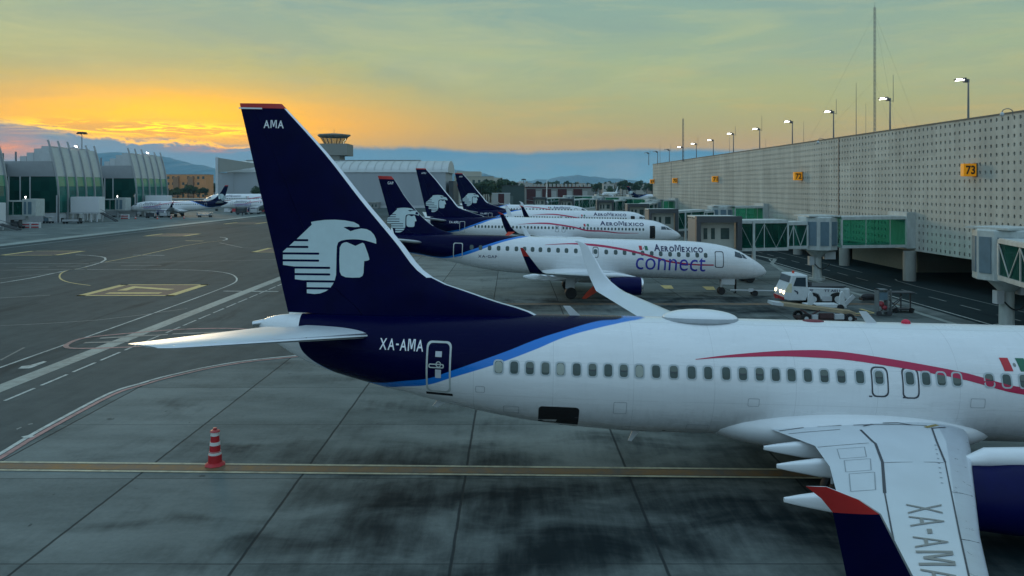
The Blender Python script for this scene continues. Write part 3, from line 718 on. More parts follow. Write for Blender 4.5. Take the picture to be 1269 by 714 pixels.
def parkedE(x, y, rz, pitch, side, label, plain=False, cat='airliner', group=None, scale=1.0, simple=False, S_=None, lift=.2, brand=True, noflap=False):
    S_ = S_ or SE
    piv = 5.1 if S_ is SE else 9.9
    r = empty('regional_jet' if S_ is SE else 'airliner', (x, y, piv * math.sin(R(pitch)) * scale), rz, R(pitch)); r.scale = (scale,) * 3
    s = dict(S_)
    if simple: s['windows'] = S_['windows'][::1]
    airliner(r, s, side=side, plain=plain, brand=brand, swoosh=not plain); noselift(r, lift)
    return tag(r, label, cat, group)
parkedE(-1.9, 192, R(-1), .8, -1, 'farthest regional jet of the right-hand row, only its pale roof and small dark title showing', group='airliners parked nose to the right terminal')
lj = parkedE(-105, 244, R(180.5), .6, 1, 'regional jet with navy tail docked nose left at the curved glass terminal', group='airliners parked at the left terminal', lift=.15); lj.scale = (.92, .92, 1.0)
parkedE(-86.5, 278, R(180), .5, 1, 'white regional jet half hidden by the big navy fin, behind the docked one', group='airliners parked at the left terminal', lift=.15)
parkedE(-86.0, 302, R(180), 0, 1, 'large white wide-body airliner farthest behind, its long pale roof showing over the others', group='airliners parked at the left terminal', S_=S7, scale=1.35, lift=0)
parkedE(12.0, 262, R(90), 0, 1, 'plain white airliner seen straight from behind before the red and white shed', plain=True, S_=S7, lift=0)
parkedE(85.5, 470, R(2), 0, -1, 'distant jet with navy tail far across the field beside the end of the perforated wall', brand=False, lift=0)
parkedE(95.0, 700, R(238), 0, 1, 'distant plain white jet facing left far across the field', plain=True, lift=0)
# ------------------------------------------------------------------ ground
def ground_mat():
    m, nt, b = new_mat('apron concrete'); co = objco(nt); X, Y_, Z = sepxyz(nt, co)
    big = noise(nt, co, .05, 5, .6); mid = noise(nt, scaled(nt, co, (.35, 1, 1)), .55, 6, .62); fine = noise(nt, co, 6, 4, .7)
    cx = mathn(nt, 'DIVIDE', mathn(nt, 'ADD', X, 12.57), 5.5); cy = mathn(nt, 'DIVIDE', mathn(nt, 'SUBTRACT', Y_, 19.05), 5.58)
    wob = mathn(nt, 'MULTIPLY', mathn(nt, 'SUBTRACT', noise(nt, co, 1.2, 2), .5), .010)
    def joint(c, w):
        f = mathn(nt, 'ABSOLUTE', mathn(nt, 'SUBTRACT', mathn(nt, 'FRACT', mathn(nt, 'ADD', mathn(nt, 'ADD', c, .5), wob)), .5))
        return rng(nt, f, w, w * 2.2, 1, 0)
    jx = mathn(nt, 'MULTIPLY', joint(cx, .0045), .85); jy = mathn(nt, 'MULTIPLY', joint(cy, .0026), .6)
    j = mathn(nt, 'MAXIMUM', jx, jy)
    cell = N(nt, 'ShaderNodeCombineXYZ'); nt.links.new(mathn(nt, 'FLOOR', cx), cell.inputs[0]); nt.links.new(mathn(nt, 'FLOOR', cy), cell.inputs[1])
    wn = N(nt, 'ShaderNodeTexWhiteNoise'); nt.links.new(cell.outputs[0], wn.inputs[0])
    v = mathn(nt, 'ADD', mathn(nt, 'MULTIPLY', rng(nt, big, .3, .7), .25), mathn(nt, 'ADD', mathn(nt, 'MULTIPLY', rng(nt, mid, .3, .7), .42), mathn(nt, 'MULTIPLY', wn.outputs[0], .26)))
    v = mathn(nt, 'ADD', v, mathn(nt, 'MULTIPLY', mathn(nt, 'SUBTRACT', fine, .5), .35))
    c = mixc(nt, v, (.060, .077, .074), (.245, .274, .256))
    # oil and fuel stains, darkened to paint in the shade under aircraft: (x, y, half size x, half size y, strength)
    stain_shade = [(-2.0, 20.5, 5.0, 3.4, 1.25), (3.5, 22.2, 5.5, 2.6, .9), (-6.0, 26.6, 6.0, 1.3, 1.0), (8.0, 23, 5, 5, .9), (13.5, 20, 7, 6, 1.4), (-1.8, 24.0, 2.2, 5, .8), (5, 62.0, 14, 3.2, 1.1), (22, 60, 14, 6, 1.0), (-12, 21, 2.0, 1.5, .35), (5.5, 30, 4, 2.5, .35), (1, 104, 14, 5, 1.0), (20, 62, 8, 4, .7)]
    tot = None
    for sx, sy, ax, ay, st in stain_shade:
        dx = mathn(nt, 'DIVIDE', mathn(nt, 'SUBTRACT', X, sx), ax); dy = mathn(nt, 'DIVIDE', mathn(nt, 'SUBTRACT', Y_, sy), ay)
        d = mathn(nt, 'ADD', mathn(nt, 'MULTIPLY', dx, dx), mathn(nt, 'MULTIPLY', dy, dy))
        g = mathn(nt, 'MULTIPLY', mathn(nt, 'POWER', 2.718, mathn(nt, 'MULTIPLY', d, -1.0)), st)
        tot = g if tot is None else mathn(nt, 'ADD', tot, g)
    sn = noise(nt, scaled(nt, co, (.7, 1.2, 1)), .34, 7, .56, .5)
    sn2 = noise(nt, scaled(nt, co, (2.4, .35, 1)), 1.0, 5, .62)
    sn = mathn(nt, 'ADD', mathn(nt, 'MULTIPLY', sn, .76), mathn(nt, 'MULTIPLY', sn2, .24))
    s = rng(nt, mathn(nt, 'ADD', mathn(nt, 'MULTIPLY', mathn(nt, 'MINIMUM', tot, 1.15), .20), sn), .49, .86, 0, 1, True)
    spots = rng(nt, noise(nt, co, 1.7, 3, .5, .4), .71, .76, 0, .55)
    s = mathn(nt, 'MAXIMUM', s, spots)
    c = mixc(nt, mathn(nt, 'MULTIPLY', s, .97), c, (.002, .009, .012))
    c = mixc(nt, j, c, (.018, .024, .026))
    nt.links.new(c, b.inputs['Base Color'])
    b.inputs['Roughness'].default_value = .85
    b.inputs['Specular IOR Level'].default_value = .08
    bn = nt.nodes.new('ShaderNodeBump'); bn.inputs['Strength'].default_value = .25; bn.inputs['Distance'].default_value = .02
    nt.links.new(mathn(nt, 'ADD', fine, mathn(nt, 'MULTIPLY', j, -1.2)), bn.inputs['Height']); nt.links.new(bn.outputs[0], b.inputs['Normal'])
    return m
def asphalt_mat(name, a, bb, streak=1.0):
    m, nt, b = new_mat(name); co = objco(nt)
    big = noise(nt, scaled(nt, co, (1, .35, 1)), .09, 6, .65); mid = noise(nt, co, .8, 6, .65); fine = noise(nt, co, 14, 3, .7)
    tr = noise(nt, scaled(nt, co, (.9, .03, 1)), .8, 5, .6)
    v = mathn(nt, 'ADD', mathn(nt, 'MULTIPLY', rng(nt, big, .3, .7), .45), mathn(nt, 'MULTIPLY', rng(nt, mid, .3, .7), .3))
    v = mathn(nt, 'ADD', v, mathn(nt, 'MULTIPLY', rng(nt, tr, .35, .7), .25 * streak))
    v = mathn(nt, 'ADD', v, mathn(nt, 'MULTIPLY', mathn(nt, 'SUBTRACT', fine, .5), .4))
    c = mixc(nt, v, a, bb)
    rub = rng(nt, noise(nt, scaled(nt, co, (.25, .05, 1)), 1.6, 5, .6, .6), .60, .72, 0, .5)
    c = mixc(nt, rub, c, (a[0] * .5, a[1] * .5, a[2] * .5))
    nt.links.new(c, b.inputs['Base Color']); b.inputs['Roughness'].default_value = .88; b.inputs['Specular IOR Level'].default_value = .08
    bn = nt.nodes.new('ShaderNodeBump'); bn.inputs['Strength'].default_value = .3; bn.inputs['Distance'].default_value = .01
    nt.links.new(fine, bn.inputs['Height']); nt.links.new(bn.outputs[0], b.inputs['Normal'])
    return m
def paint_mat(name, col, wear=.5, sc=3):
    m, nt, b = new_mat(name); co = objco(nt)
    f = noise(nt, co, sc, 6, .7); g = noise(nt, scaled(nt, co, (1, .3, 1)), .5, 4, .6)
    w = rng(nt, mathn(nt, 'ADD', mathn(nt, 'MULTIPLY', f, .6), mathn(nt, 'MULTIPLY', g, .4)), .42, .62, 0, wear)
    c = mixc(nt, w, col, (.065, .075, .075)); nt.links.new(c, b.inputs['Base Color']); b.inputs['Roughness'].default_value = .75
    return m
pm_white = paint_mat('worn white road paint', (.46, .50, .46), .75)
pm_pale = paint_mat('worn pale band paint', (.27, .31, .28), .55, 2)
pm_yel = paint_mat('worn yellow road paint', (.55, .42, .15), .45)
pm_pink = paint_mat('worn pink road paint', (.36, .19, .18), .8)
pm_brown = paint_mat('worn ochre paint', (.185, .100, .030), .85, 1.6)
pm_cream = paint_mat('worn cream edge paint', (.46, .44, .30), .6)
pm_blk = paint_mat('black marking ground', (.035, .03, .03), .3)
pm_faint = paint_mat('faded line paint', (.19, .215, .20), .8)

mb = MB(); n = 24
for i in range(n):
    for j in range(n):
        x0 = -9000 + 18000 * i / n; y0 = -600 + 18600 * j / n
        mb.poly([(x0, y0, -.02), (x0 + 750, y0, -.02), (x0 + 750, y0 + 775, -.02), (x0, y0 + 775, -.02)])
gm = M('dry grass and earth', (.11, .10, .065), .95, var=.35, sc=.02)
tag(mb.build('ground', gm), kind='structure')
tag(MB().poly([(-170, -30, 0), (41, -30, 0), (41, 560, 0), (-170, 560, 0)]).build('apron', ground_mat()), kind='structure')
asph = asphalt_mat('taxiway asphalt', (.030, .041, .043), (.098, .118, .114))
asph2 = asphalt_mat('stand edge asphalt', (.042, .054, .054), (.120, .137, .130))
roadm = asphalt_mat('service road asphalt', (.008, .018, .022), (.026, .042, .043))
tag(MB().poly([(-84, 8, .004), (-24.65, 8, .004), (-24.65, 430, .004), (-84, 430, .004)]).build('taxiway', asph), kind='structure')
# strip between the pale band and the curved stand line
cur = [G(*p) for p in ((-60, 600), (-30, 580), (0, 563), (37, 540.5), (74, 520), (123, 494), (148, 483), (172.6, 476), (200, 468), (228, 461.5), (256, 455.3), (303.7, 447.5), (358, 441.8), (400, 438.3), (450, 434.5), (520, 431))]
cur = [Vector(p[:2] + (0,)) if False else Vector((p[0], p[1], 0)) for p in [tuple(q) for q in cur]]
cs = smooth2([tuple(p) for p in cur], 4)
pts = [Vector((-24.65, cs[0][1], .008))] + [Vector((p[0], p[1], .008)) for p in cs] + [Vector((cs[-1][0], 430, .008)), Vector((-24.65, 430, .008))]
mb = MB()
for i in range(len(cs) - 1):
    a, b = cs[i], cs[i + 1]
    mb.poly([(-24.65, a[1], .008), (a[0], a[1], .008), (b[0], b[1], .008), (-24.65, b[1], .008)])
mb.poly([(-24.65, cs[-1][1], .008), (-9.5, cs[-1][1], .008), (-14.5, 58, .008), (-14.5, 430, .008), (-24.65, 430, .008)])
tag(mb.build('taxiway_shoulder', asph2), kind='structure')
tag(MB().poly([(33.2, 20, .006), (60, 20, .006), (60, 230, .006), (33.2, 230, .006)]).build('service_road', roadm), kind='structure')

def strip(mb, pts, w, z=.014, mi=0):
    for q in ribbon2d([(p[0], p[1]) for p in pts], w): mb.poly([(p[0], p[1], z) for p in q], mi)
def gp(*px): return [tuple(G(*p))[:2] for p in px]
wb_ = MB(); pk = MB(); yl = MB(); fa = MB(); br = MB(); bk = MB(); pl = MB(); ce = MB()
strip(pl, [(-24.65, 14), (-24.65, 40), (-24.65, 100), (-24.65, 200), (-24.65, 420)], 1.0, .016)
strip(pl, [(-85.5, 90), (-85.5, 250), (-85.5, 420)], 3.2, .012); strip(fa, [(-80.5, 90), (-80.5, 250), (-80.5, 400)], .5)
w2 = [(-27.5, 14), (-27.5, 40), (-27.55, 58), (-27.7, 68), (-28.0, 74)] + [tuple(G(px, py))[:2] for px, py in ((293.5, 347), (291, 342.5), (284, 339.3), (269.5, 336.8), (252, 335.4), (235, 334.8), (200, 334.2), (170, 334), (108, 334.2))]
strip(wb_, smooth2(w2, 4), .17)
y = 15.0
while y < 105: strip(wb_, [(-23.0, y + .35), (-23.0, y + 2.45)], .16, .018); y += 2.6
strip(wb_, [(p[0], p[1]) for p in cs], .19, .018)
off = [(p[0] + .28, p[1] - .22) for p in cs]; strip(pk, off, .22, .020)
# centre line under the nearest aircraft
A = G(0, 578); B = G(958, 587.2); d = (B - A); d = d / d.x
cl = [(A.x + d.x * t, A.y + d.y * t) for t in (-14, -5, 5, 15, 25, 35, 45, 47)]
strip(br, cl, .50, .018); nv = .36
for s in (-1, 1): strip(ce, [(p[0], p[1] + s * nv) for p in cl], .14, .020)
for yy, x0, x1 in ((61.3, -18, 32), (104.5, -16, 28), (141.5, -14, 26), (186, -12, 25)):
    strip(br, [(x0, yy), (x1, yy)], .6, .018); strip(fa, [(x0, yy + .5), (x1, yy + .5)], .18, .020); strip(fa, [(x0, yy - .5), (x1, yy - .5)], .18, .020)
def box_mark(x0, x1, y0, y1, digits=None):
    bk.poly([(x0, y0, .012), (x1, y0, .012), (x1, y1, .012), (x0, y1, .012)])
    w = .42
    for a, b in (((x0, y0 + w / 2), (x1, y0 + w / 2)), ((x0, y1 - w / 2), (x1, y1 - w / 2)), ((x0 + w, y0), (x0 + w, y1)), ((x1 - w, y0), (x1 - w, y1))): strip(yl, [a, b], w if a[1] == b[1] else w * 1.9, .020)
    if digits:
        q = fit(text2d(digits, 1, bold=.02), 0, 1, 0, 1)
        for r in q: yl.poly([(x0 + 1.9 + (1 - p[1]) * (x1 - x0 - 3.8), y0 + 1.3 + p[0] * (y1 - y0 - 2.6), .022) for p in r])
box_mark(-38.9, -30.1, 65.9, 73.6, '17')
for a in ((-73, -64.5, 105, 112.4), (-38.9, -30.1, 110, 118), (-73, -64.5, 146, 154), (-38.9, -30.1, 157, 165), (-76, -67, 194, 204), (-38.9, -30.1, 205, 214)): box_mark(*a)
strip(wb_, gp((0, 351), (40, 344.5), (76.6, 336.7), (100, 332.5), (113.5, 329), (125, 325.5), (130.8, 322), (130, 319.4), (124, 318), (110, 316.6), (93.6, 316)), .26)
strip(yl, smooth2(gp((108, 331), (92, 333.8), (79, 337), (74, 341.5), (76, 346.4), (88, 350.6), (112, 354)), 4), .17)
strip(yl, gp((130, 325), (175, 316.5), (227, 305), (255, 300.5), (276, 298.3)), .2); strip(wb_, smooth2(gp((276, 298.3), (281.5, 296.6), (279, 295), (272, 294)), 3), .3)
strip(wb_, gp((165, 316.3), (204, 316.6)), .32); strip(fa, gp((0, 345.5), (76, 337.5)), .22)
strip(fa, gp((112, 326), (230, 324.5), (290, 323.3), (345, 321.6)), .26); strip(fa, gp((0, 404), (60, 401), (120, 397), (180, 390), (232, 382.5)), .16)
strip(fa, gp((0, 369.5), (62, 366)), .22); strip(fa, gp((0, 327), (110, 326.8)), .3); strip(fa, gp((0, 335), (105, 334)), .3); strip(fa, gp((20, 331.4), (60, 331.2)), .3); strip(fa, gp((70, 330.2), (100, 330)), .3); strip(fa, gp((150, 329.5), (200, 329.2)), .3)
strip(fa, gp((60, 286.5), (110, 286.2)), .5); strip(fa, gp((150, 283.8), (220, 283.5)), .5); strip(fa, gp((272, 301), (300, 307), (330, 308)), .3); strip(yl, gp((230, 298.5), (252, 298.8)), .6)
strip(fa, gp((0, 447), (30, 431)), .14)
strip(wb_, gp((277, 361), (345, 361.4)), .32)
# rounded zone outline with bars, painted beside the pale band
zo = [(-27.6, 46.6), (-27.0, 48.0), (-22.5, 50.4), (-18.6, 50.6), (-17.2, 49.2), (-18.0, 47.8), (-22, 45.2), (-25.9, 44.4), (-27.2, 45.1), (-27.6, 46.6)]
strip(pk, smooth2(zo, 4), .3, .022)
for a, b in (((-26.6, 46.0), (-24.0, 46.4)), ((-26.4, 47.4), (-22.6, 48.6)), ((-22.6, 46.6), (-20, 47.8)), ((-22.4, 48.8), (-18.2, 49.6)), ((-21.6, 46.0), (-18.6, 48.2))): strip(fa, [a, b], .42, .024)
ar = gp((24, 456.2), (34, 457), (58, 448.2), (50, 446.8))
wb_.poly([(p[0], p[1], .018) for p in gp((22, 457.5), (27, 454.2), (38, 452.8), (54, 448), (58, 448.6), (40, 456), (36, 456.9))])
wb_.poly([(p[0], p[1], .026) for p in gp((26, 542), (35, 540.2), (44, 541.2), (38, 543.2), (30, 543.6))])
fa.poly([(p[0], p[1], .018) for p in gp((20, 532), (26, 529.5), (27, 530.4), (21, 533.2))]); fa.poly([(p[0], p[1], .018) for p in gp((34, 526.2), (40, 525), (41, 526), (36, 527))])
# service road lines on the right
strip(wb_, [(33.75, 20), (33.75, 60), (33.75, 96), (34.4, 99), (36.5, 101.5)], .16); strip(pl, [(31.3, 20), (31.3, 60), (31.35, 86), (33.0, 94), (35.2, 99), (34.8, 104), (33, 110)], .5, .016)
y = 26.0
while y < 190: strip(fa, [(36.85, y), (36.85, y + 2.6)], .2); y += 4.6
strip(fa, [(39.75, 20), (39.7, 60), (39.5, 72), (39.8, 76.5), (40.4, 78)], .17); strip(fa, [(39.75, 84), (39.7, 190)], .17)
# ochre patches beside the regional jet and by the belt loader
for px in ((820, 356, 45), (872, 357.5, 52)): 
    yl.poly([(p[0], p[1], .02) for p in gp((px[0] - 2, px[1] - 2.2), (px[0] + 12, px[1] - 2), (px[0] + 15, px[1] + 2.0), (px[0] + 4, px[1] + 2))])
strip(yl, gp((1045, 389), (1084, 388.2), (1066, 383)), .3); strip(br, gp((1045, 391), (1080, 391)), .5)
for m_, mt, nm in ((pl, pm_pale, 'pale_band_marking'), (wb_, pm_white, 'white_line_marking'), (pk, pm_pink, 'pink_line_marking'), (yl, pm_yel, 'yellow_line_marking'), (fa, pm_faint, 'faded_line_marking'), (br, pm_brown, 'ochre_line_marking'), (bk, pm_blk, 'dark_marking_patch'), (ce, pm_cream, 'cream_line_marking')):
    tag(m_.build(nm, mt), kind='structure')

# ------------------------------------------------------------------ right terminal with the perforated wall
WX = 42.0
def wallx(y): return WX - .024 * y + .024 * 65
term = empty('terminal_building', (WX, 110, 0)); tag(term, 'long low terminal with pale wall full of small square holes, right side', 'terminal')
ZB, ZT = 3.1, 15.9
def panel_mat():
    m, nt, b = new_mat('perforated panel'); co = objco(nt); X, Y_, Z = sepxyz(nt, co)
    c1 = mathn(nt, 'FLOOR', mathn(nt, 'DIVIDE', Y_, 2.92)); c2 = mathn(nt, 'FLOOR', mathn(nt, 'DIVIDE', Z, 6.4))
    cell = N(nt, 'ShaderNodeCombineXYZ'); nt.links.new(c1, cell.inputs[0]); nt.links.new(c2, cell.inputs[1])
    wn = N(nt, 'ShaderNodeTexWhiteNoise'); nt.links.new(cell.outputs[0], wn.inputs[0])
    f = noise(nt, scaled(nt, co, (1, 1, .15)), .9, 5, .65); g = noise(nt, co, .12, 3)
    fj = mathn(nt, 'ABSOLUTE', mathn(nt, 'SUBTRACT', mathn(nt, 'FRACT', mathn(nt, 'DIVIDE', Y_, 2.92)), .5))
    j = rng(nt, fj, .0, .012, .72, 1)
    v = mathn(nt, 'MULTIPLY', mathn(nt, 'MULTIPLY', rng(nt, f, .3, .7, .78, 1.07), rng(nt, wn.outputs[0], 0, 1, .88, 1.05)), mathn(nt, 'MULTIPLY', j, rng(nt, g, .3, .7, .93, 1.05)))
    n = N(nt, 'ShaderNodeVectorMath', operation='SCALE'); n.inputs[0].default_value = (.54, .535, .47); nt.links.new(v, n.inputs[3])
    nt.links.new(n.outputs[0], b.inputs['Base Color']); b.inputs['Roughness'].default_value = .8
    return m
mb = MB(); rows = 17; ch = (ZT - ZB) / rows; cw = .73; y = 20.0; K = 8
while y < 203:
    near = y < 140; 
    for r in range(rows):
        z0 = ZB + r * ch; x0, x1 = wallx(y), wallx(y + cw)
        cy, cz = y + cw / 2, z0 + ch / 2; hw, hh = .118, .165
        def w3(yy, zz, dd=0): return (wallx(yy) + dd, yy, zz)
        outer = [w3(y + cw, cz), w3(y + cw, z0 + ch), w3(cy, z0 + ch), w3(y, z0 + ch), w3(y, cz), w3(y, z0), w3(cy, z0), w3(y + cw, z0)]
        ang = [0, 45, 90, 135, 180, 225, 270, 315]
        def inn(dd): return [w3(cy + hw * max(-1, min(1, 1.25 * math.cos(R(a)))), cz + hh * max(-1, min(1, 1.25 * math.sin(R(a)))), dd) for a in ang]
        if r == rows - 1 and int(y / cw) % 9 == 4: pass
        mb.add(outer + inn(0) + inn(.16), [(i, (i + 1) % 8, 8 + (i + 1) % 8, 8 + i) for i in range(8)] + [(8 + i, 8 + (i + 1) % 8, 16 + (i + 1) % 8, 16 + i) for i in range(8)], 0)
        mb.add(inn(.16), [tuple(range(8))], 1)
    y += cw
yend = y
recess = M('hole recess grey', (.010, .015, .014), .9)
mb.build('perforated_wall', [panel_mat(), recess], term, fixn=False).location = (-WX, -110, 0)
def tb_(name, x0, x1, y0, y1, z0, z1, mt): o = MB().b2(x0, x1, y0, y1, z0, z1).build(name, mt, term); o.location = (-WX, -110, 0); return o
tb_('end_wall', wallx(yend) + .03, 100, yend - .3, yend, ZB, ZT, M('end wall grey', (.30, .30, .27), .8))
tb_('roof', WX + 2.3, 100, 20, yend - .4, ZT - .45, ZT - .3, concr)
cp = MB(); cp.add([(wallx(20) - .06, 20, ZT), (wallx(yend) - .06, yend, ZT), (wallx(yend) + .4, yend, ZT), (wallx(20) + .4, 20, ZT), (wallx(20) - .06, 20, ZT + .14), (wallx(yend) - .06, yend, ZT + .14), (wallx(yend) + .4, yend, ZT + .14), (wallx(20) + .4, 20, ZT + .14)], [(0, 1, 2, 3), (4, 5, 6, 7), (0, 1, 5, 4), (1, 2, 6, 5), (2, 3, 7, 6), (3, 0, 4, 7)])
cp.build('coping', M('coping dark', (.10, .11, .10), .7), term).location = (-WX, -110, 0)
sfm = M('soffit grey', (.10, .10, .09), .9)
so = MB(); so.add([(wallx(20) + .02, 20, ZB), (wallx(yend) + .02, yend, ZB), (100, yend, ZB), (100, 20, ZB), (wallx(20) + .02, 20, ZB + .35), (wallx(yend) + .02, yend, ZB + .35), (100, yend, ZB + .35), (100, 20, ZB + .35)], [(0, 1, 2, 3), (4, 5, 6, 7), (0, 1, 5, 4), (1, 2, 6, 5), (2, 3, 7, 6), (3, 0, 4, 7)])
so.build('soffit', sfm, term).location = (-WX, -110, 0)
tb_('back_wall', 54, 54.4, 20, yend, 0, ZB, M('undercroft wall', (.16, .15, .12), .9))
tb_('undercroft_block', 46, 53.9, 84, 100, 0, ZB - .02, M('undercroft beige', (.26, .25, .19), .85)); tb_('undercroft_wall', 47, 53.9, 60, 66, .02, ZB - .02, M('undercroft wall', (.16, .15, .12), .9))
for k in range(9):
    yy = 46.7 + 15 * k; c = MB(); c.cyl((41.2, yy, 0), (41.2, yy, ZB), .62, .62, 20); c.build('column', concr, term, True).location = (-WX, -110, 0)
for yy in (93.5, 182.0):
    c = MB(); c.b2(wallx(yy) - .05, wallx(yy) - .005, yy - .09, yy + .09, ZB, ZT); c.build('expansion_joint', seam, term).location = (-WX, -110, 0)
c = MB(); c.b2(wallx(76.4) - .012, wallx(76.4) - .004, 88.6, 89.3, ZB + .1, ZT - 3.4)
for k, (yy, tx) in enumerate(((67.0, '73'), (104.7, '72'), (144.0, '71'), (176.0, '70'), (201.3, '69'))):
    X = wallx(yy); z = 11.25; w = 1.2; h = 1.15; t = .55
    s = empty('gate_sign', (X - w / 2, yy, z)); n = MB(); n.box((0, 0, 0), (w, t, h)); bx = n.build('sign_box', yellow, s); bevel(bx, .04)
    q = fit(text2d(tx, 1, bold=.03), -.42, .42, -.40, .40)
    n = MB()
    for r in q: n.poly([(p[0], -t / 2 - .008, p[1]) for p in r])
    n.build('sign_number', black, s); n = MB(); n.box((w / 2 - .02, 0, 0), (.1, t + .12, h + .1)); n.build('sign_bracket', darkg, s)
    tag(s, ['yellow gate sign numbered 73 on the perforated wall', 'yellow gate sign numbered 72 on the perforated wall', 'yellow gate sign third from the camera on the perforated wall', 'yellow gate sign fourth from the camera on the perforated wall', 'smallest yellow gate sign at the far end of the perforated wall'][k], 'gate sign', 'gate signs along the wall')
# lamps on the roof edge
def roof_lamp(x, y, z0, z1, lit, mast, label):
    l = empty('roof_lamp', (x, y, z0)); m = MB(); H = z1 - z0
    m.cyl((0, 0, 0), (0, 0, H), .10, .07, 8); m.bar((0, 0, H), (-.9, 0, H + .05), .07); m.build('lamp_pole', poleg, l)
    if mast: m = MB(); m.cyl((.35, 0, H - .4), (.35, 0, H + mast), .035, .02, 6); m.bar((0, 0, H - .3), (.35, 0, H - .3), .05); m.build('whip_antenna', poleg, l)
    m = MB(); m.box((-.75, 0, H + .02), (1.0, .42, .16), ry=R(-8)); m.box((-.15, .1, H - .12), (.5, .3, .3)); hd = m.build('lamp_head', darkg, l); bevel(hd, .03)
    m = MB(); m.box((-.8, -.02, H - .085), (.7, .34, .06), ry=R(-8)); m.box((-.95, -.22, H - .02), (.5, .04, .10)); m.build('lamp_lens', lampw if lit else greyp, l)
    return tag(l, label, 'lamp', 'lamps along the terminal roof')
ords = ['nearest', 'second', 'third', 'fourth', 'fifth', 'sixth', 'seventh', 'eighth', 'ninth', 'tenth', 'eleventh', 'twelfth']
ly = [68.7, 82, 96, 109.3, 122.6, 136, 149.5, 161.5, 174, 185, 193, 199]
lpx = [1200, 1103, 1033, 982, 941.5, 909, 884, 863, 846, 829.5, 815, 804]
lpy = [98.5, 122, 138, 150.5, 159.5, 165.5, 173.5, 178, 182, 185.5, 188, 189.5]
for k in range(12):
    Y = ly[k]; p = P(lpx[k], lpy[k], Y)
    roof_lamp(p.x, Y, ZT - .3, p.z, k < 9, [0, 2.6, 1.6, 0, 2.2, 1.4, 0, 2.0, 0, 1.5, 0, 1.0][k], '%s lamp from the camera on the perforated terminal roof' % ords[k].capitalize() if k else 'nearest roof lamp on the perforated terminal, lit white, above gate sign 73')
def mast(px, ptop, Y, r, label, lattice=False, guys=False):
    p = P(px, ptop, Y); o = empty('radio_mast', (p.x, Y, ZT - .3)); H = p.z - ZT + .3
    m = MB()
    if lattice:
        for a in (0, 2.1, 4.2): m.cyl((r * math.cos(a), r * math.sin(a), 0), (r * math.cos(a), r * math.sin(a), H * .97), .05, .04, 5)
        z = 0
        while z < H * .95:
            for a, b in ((0, 2.1), (2.1, 4.2), (4.2, 0)): m.bar((r * math.cos(a), r * math.sin(a), z), (r * math.cos(b), r * math.sin(b), z + .9), .03)
            z += .9
        m.cyl((0, 0, H * .95), (0, 0, H), .04, .02, 5)
    else: m.cyl((0, 0, 0), (0, 0, H), r, r * .35, 6)
    m.build('mast_shaft', poleg, o)
    if guys:
        g = MB()
        for a in (20, 140, 260): g.cyl((0, 0, H * .93), (15 * math.cos(R(a)), 15 * math.sin(R(a)), 0), .011, .011, 4); g.cyl((0, 0, H * .5), (15 * math.cos(R(a)), 15 * math.sin(R(a)), 0), .011, .011, 4)
        g.build('guy_wire', poleg, o)
    tag(o, label, 'mast', 'masts on the terminal roof')
mast(1084, 3, 150, .22, 'tallest lattice radio mast on guy wires, between the two nearest roof lamps', True, True)
mast(1061, 103, 140, .09, 'plain thin mast just left of the tallest lattice mast')
mast(1073, 128, 170, .06, 'short hair-thin mast between the tallest mast and its plain neighbour')
mast(846.5, 146, 170, .16, 'thick mast rising over the far half of the terminal roof', True)
mast(996, 150, 150, .06, 'thin mast between the third and fourth roof lamps'); mast(904, 166, 170, .05, 'thin mast left of the sixth roof lamp'); mast(949, 172, 160, .05, 'short thin mast right of the fifth roof lamp')
mast(818, 172, 190, .05, 'thin mast near the far end of the terminal roof')
def cam(px, py, Y, label):
    p = P(px, py, Y); o = empty('security_camera', (p.x, Y, ZT - .3)); H = p.z - ZT + .3
    m = MB(); m.cyl((.55, 0, 0), (.55, 0, H * .8), .035, n=6)
    pr = [(.55 - .45 * (1 - math.cos(t)), 0, H * .8 + .3 * math.sin(t)) for t in [k * math.pi / 8 for k in range(9)]]
    for a, b in zip(pr, pr[1:]): m.cyl(a, b, .035, n=6)
    m.build('camera_arm', poleg, o); m = MB(); m.ell((pr[-1][0], 0, pr[-1][2] - .18), (.16, .16, .2)); m.build('camera_dome', greyp, o, True)
    tag(o, label, 'security camera', 'security cameras on the roof edge')
cam(1247, 138, 61.5, 'domed security camera on a curved arm at the nearest end of the roof edge'); cam(1017, 175, 93, 'domed security camera on a curved arm left of the third roof lamp')

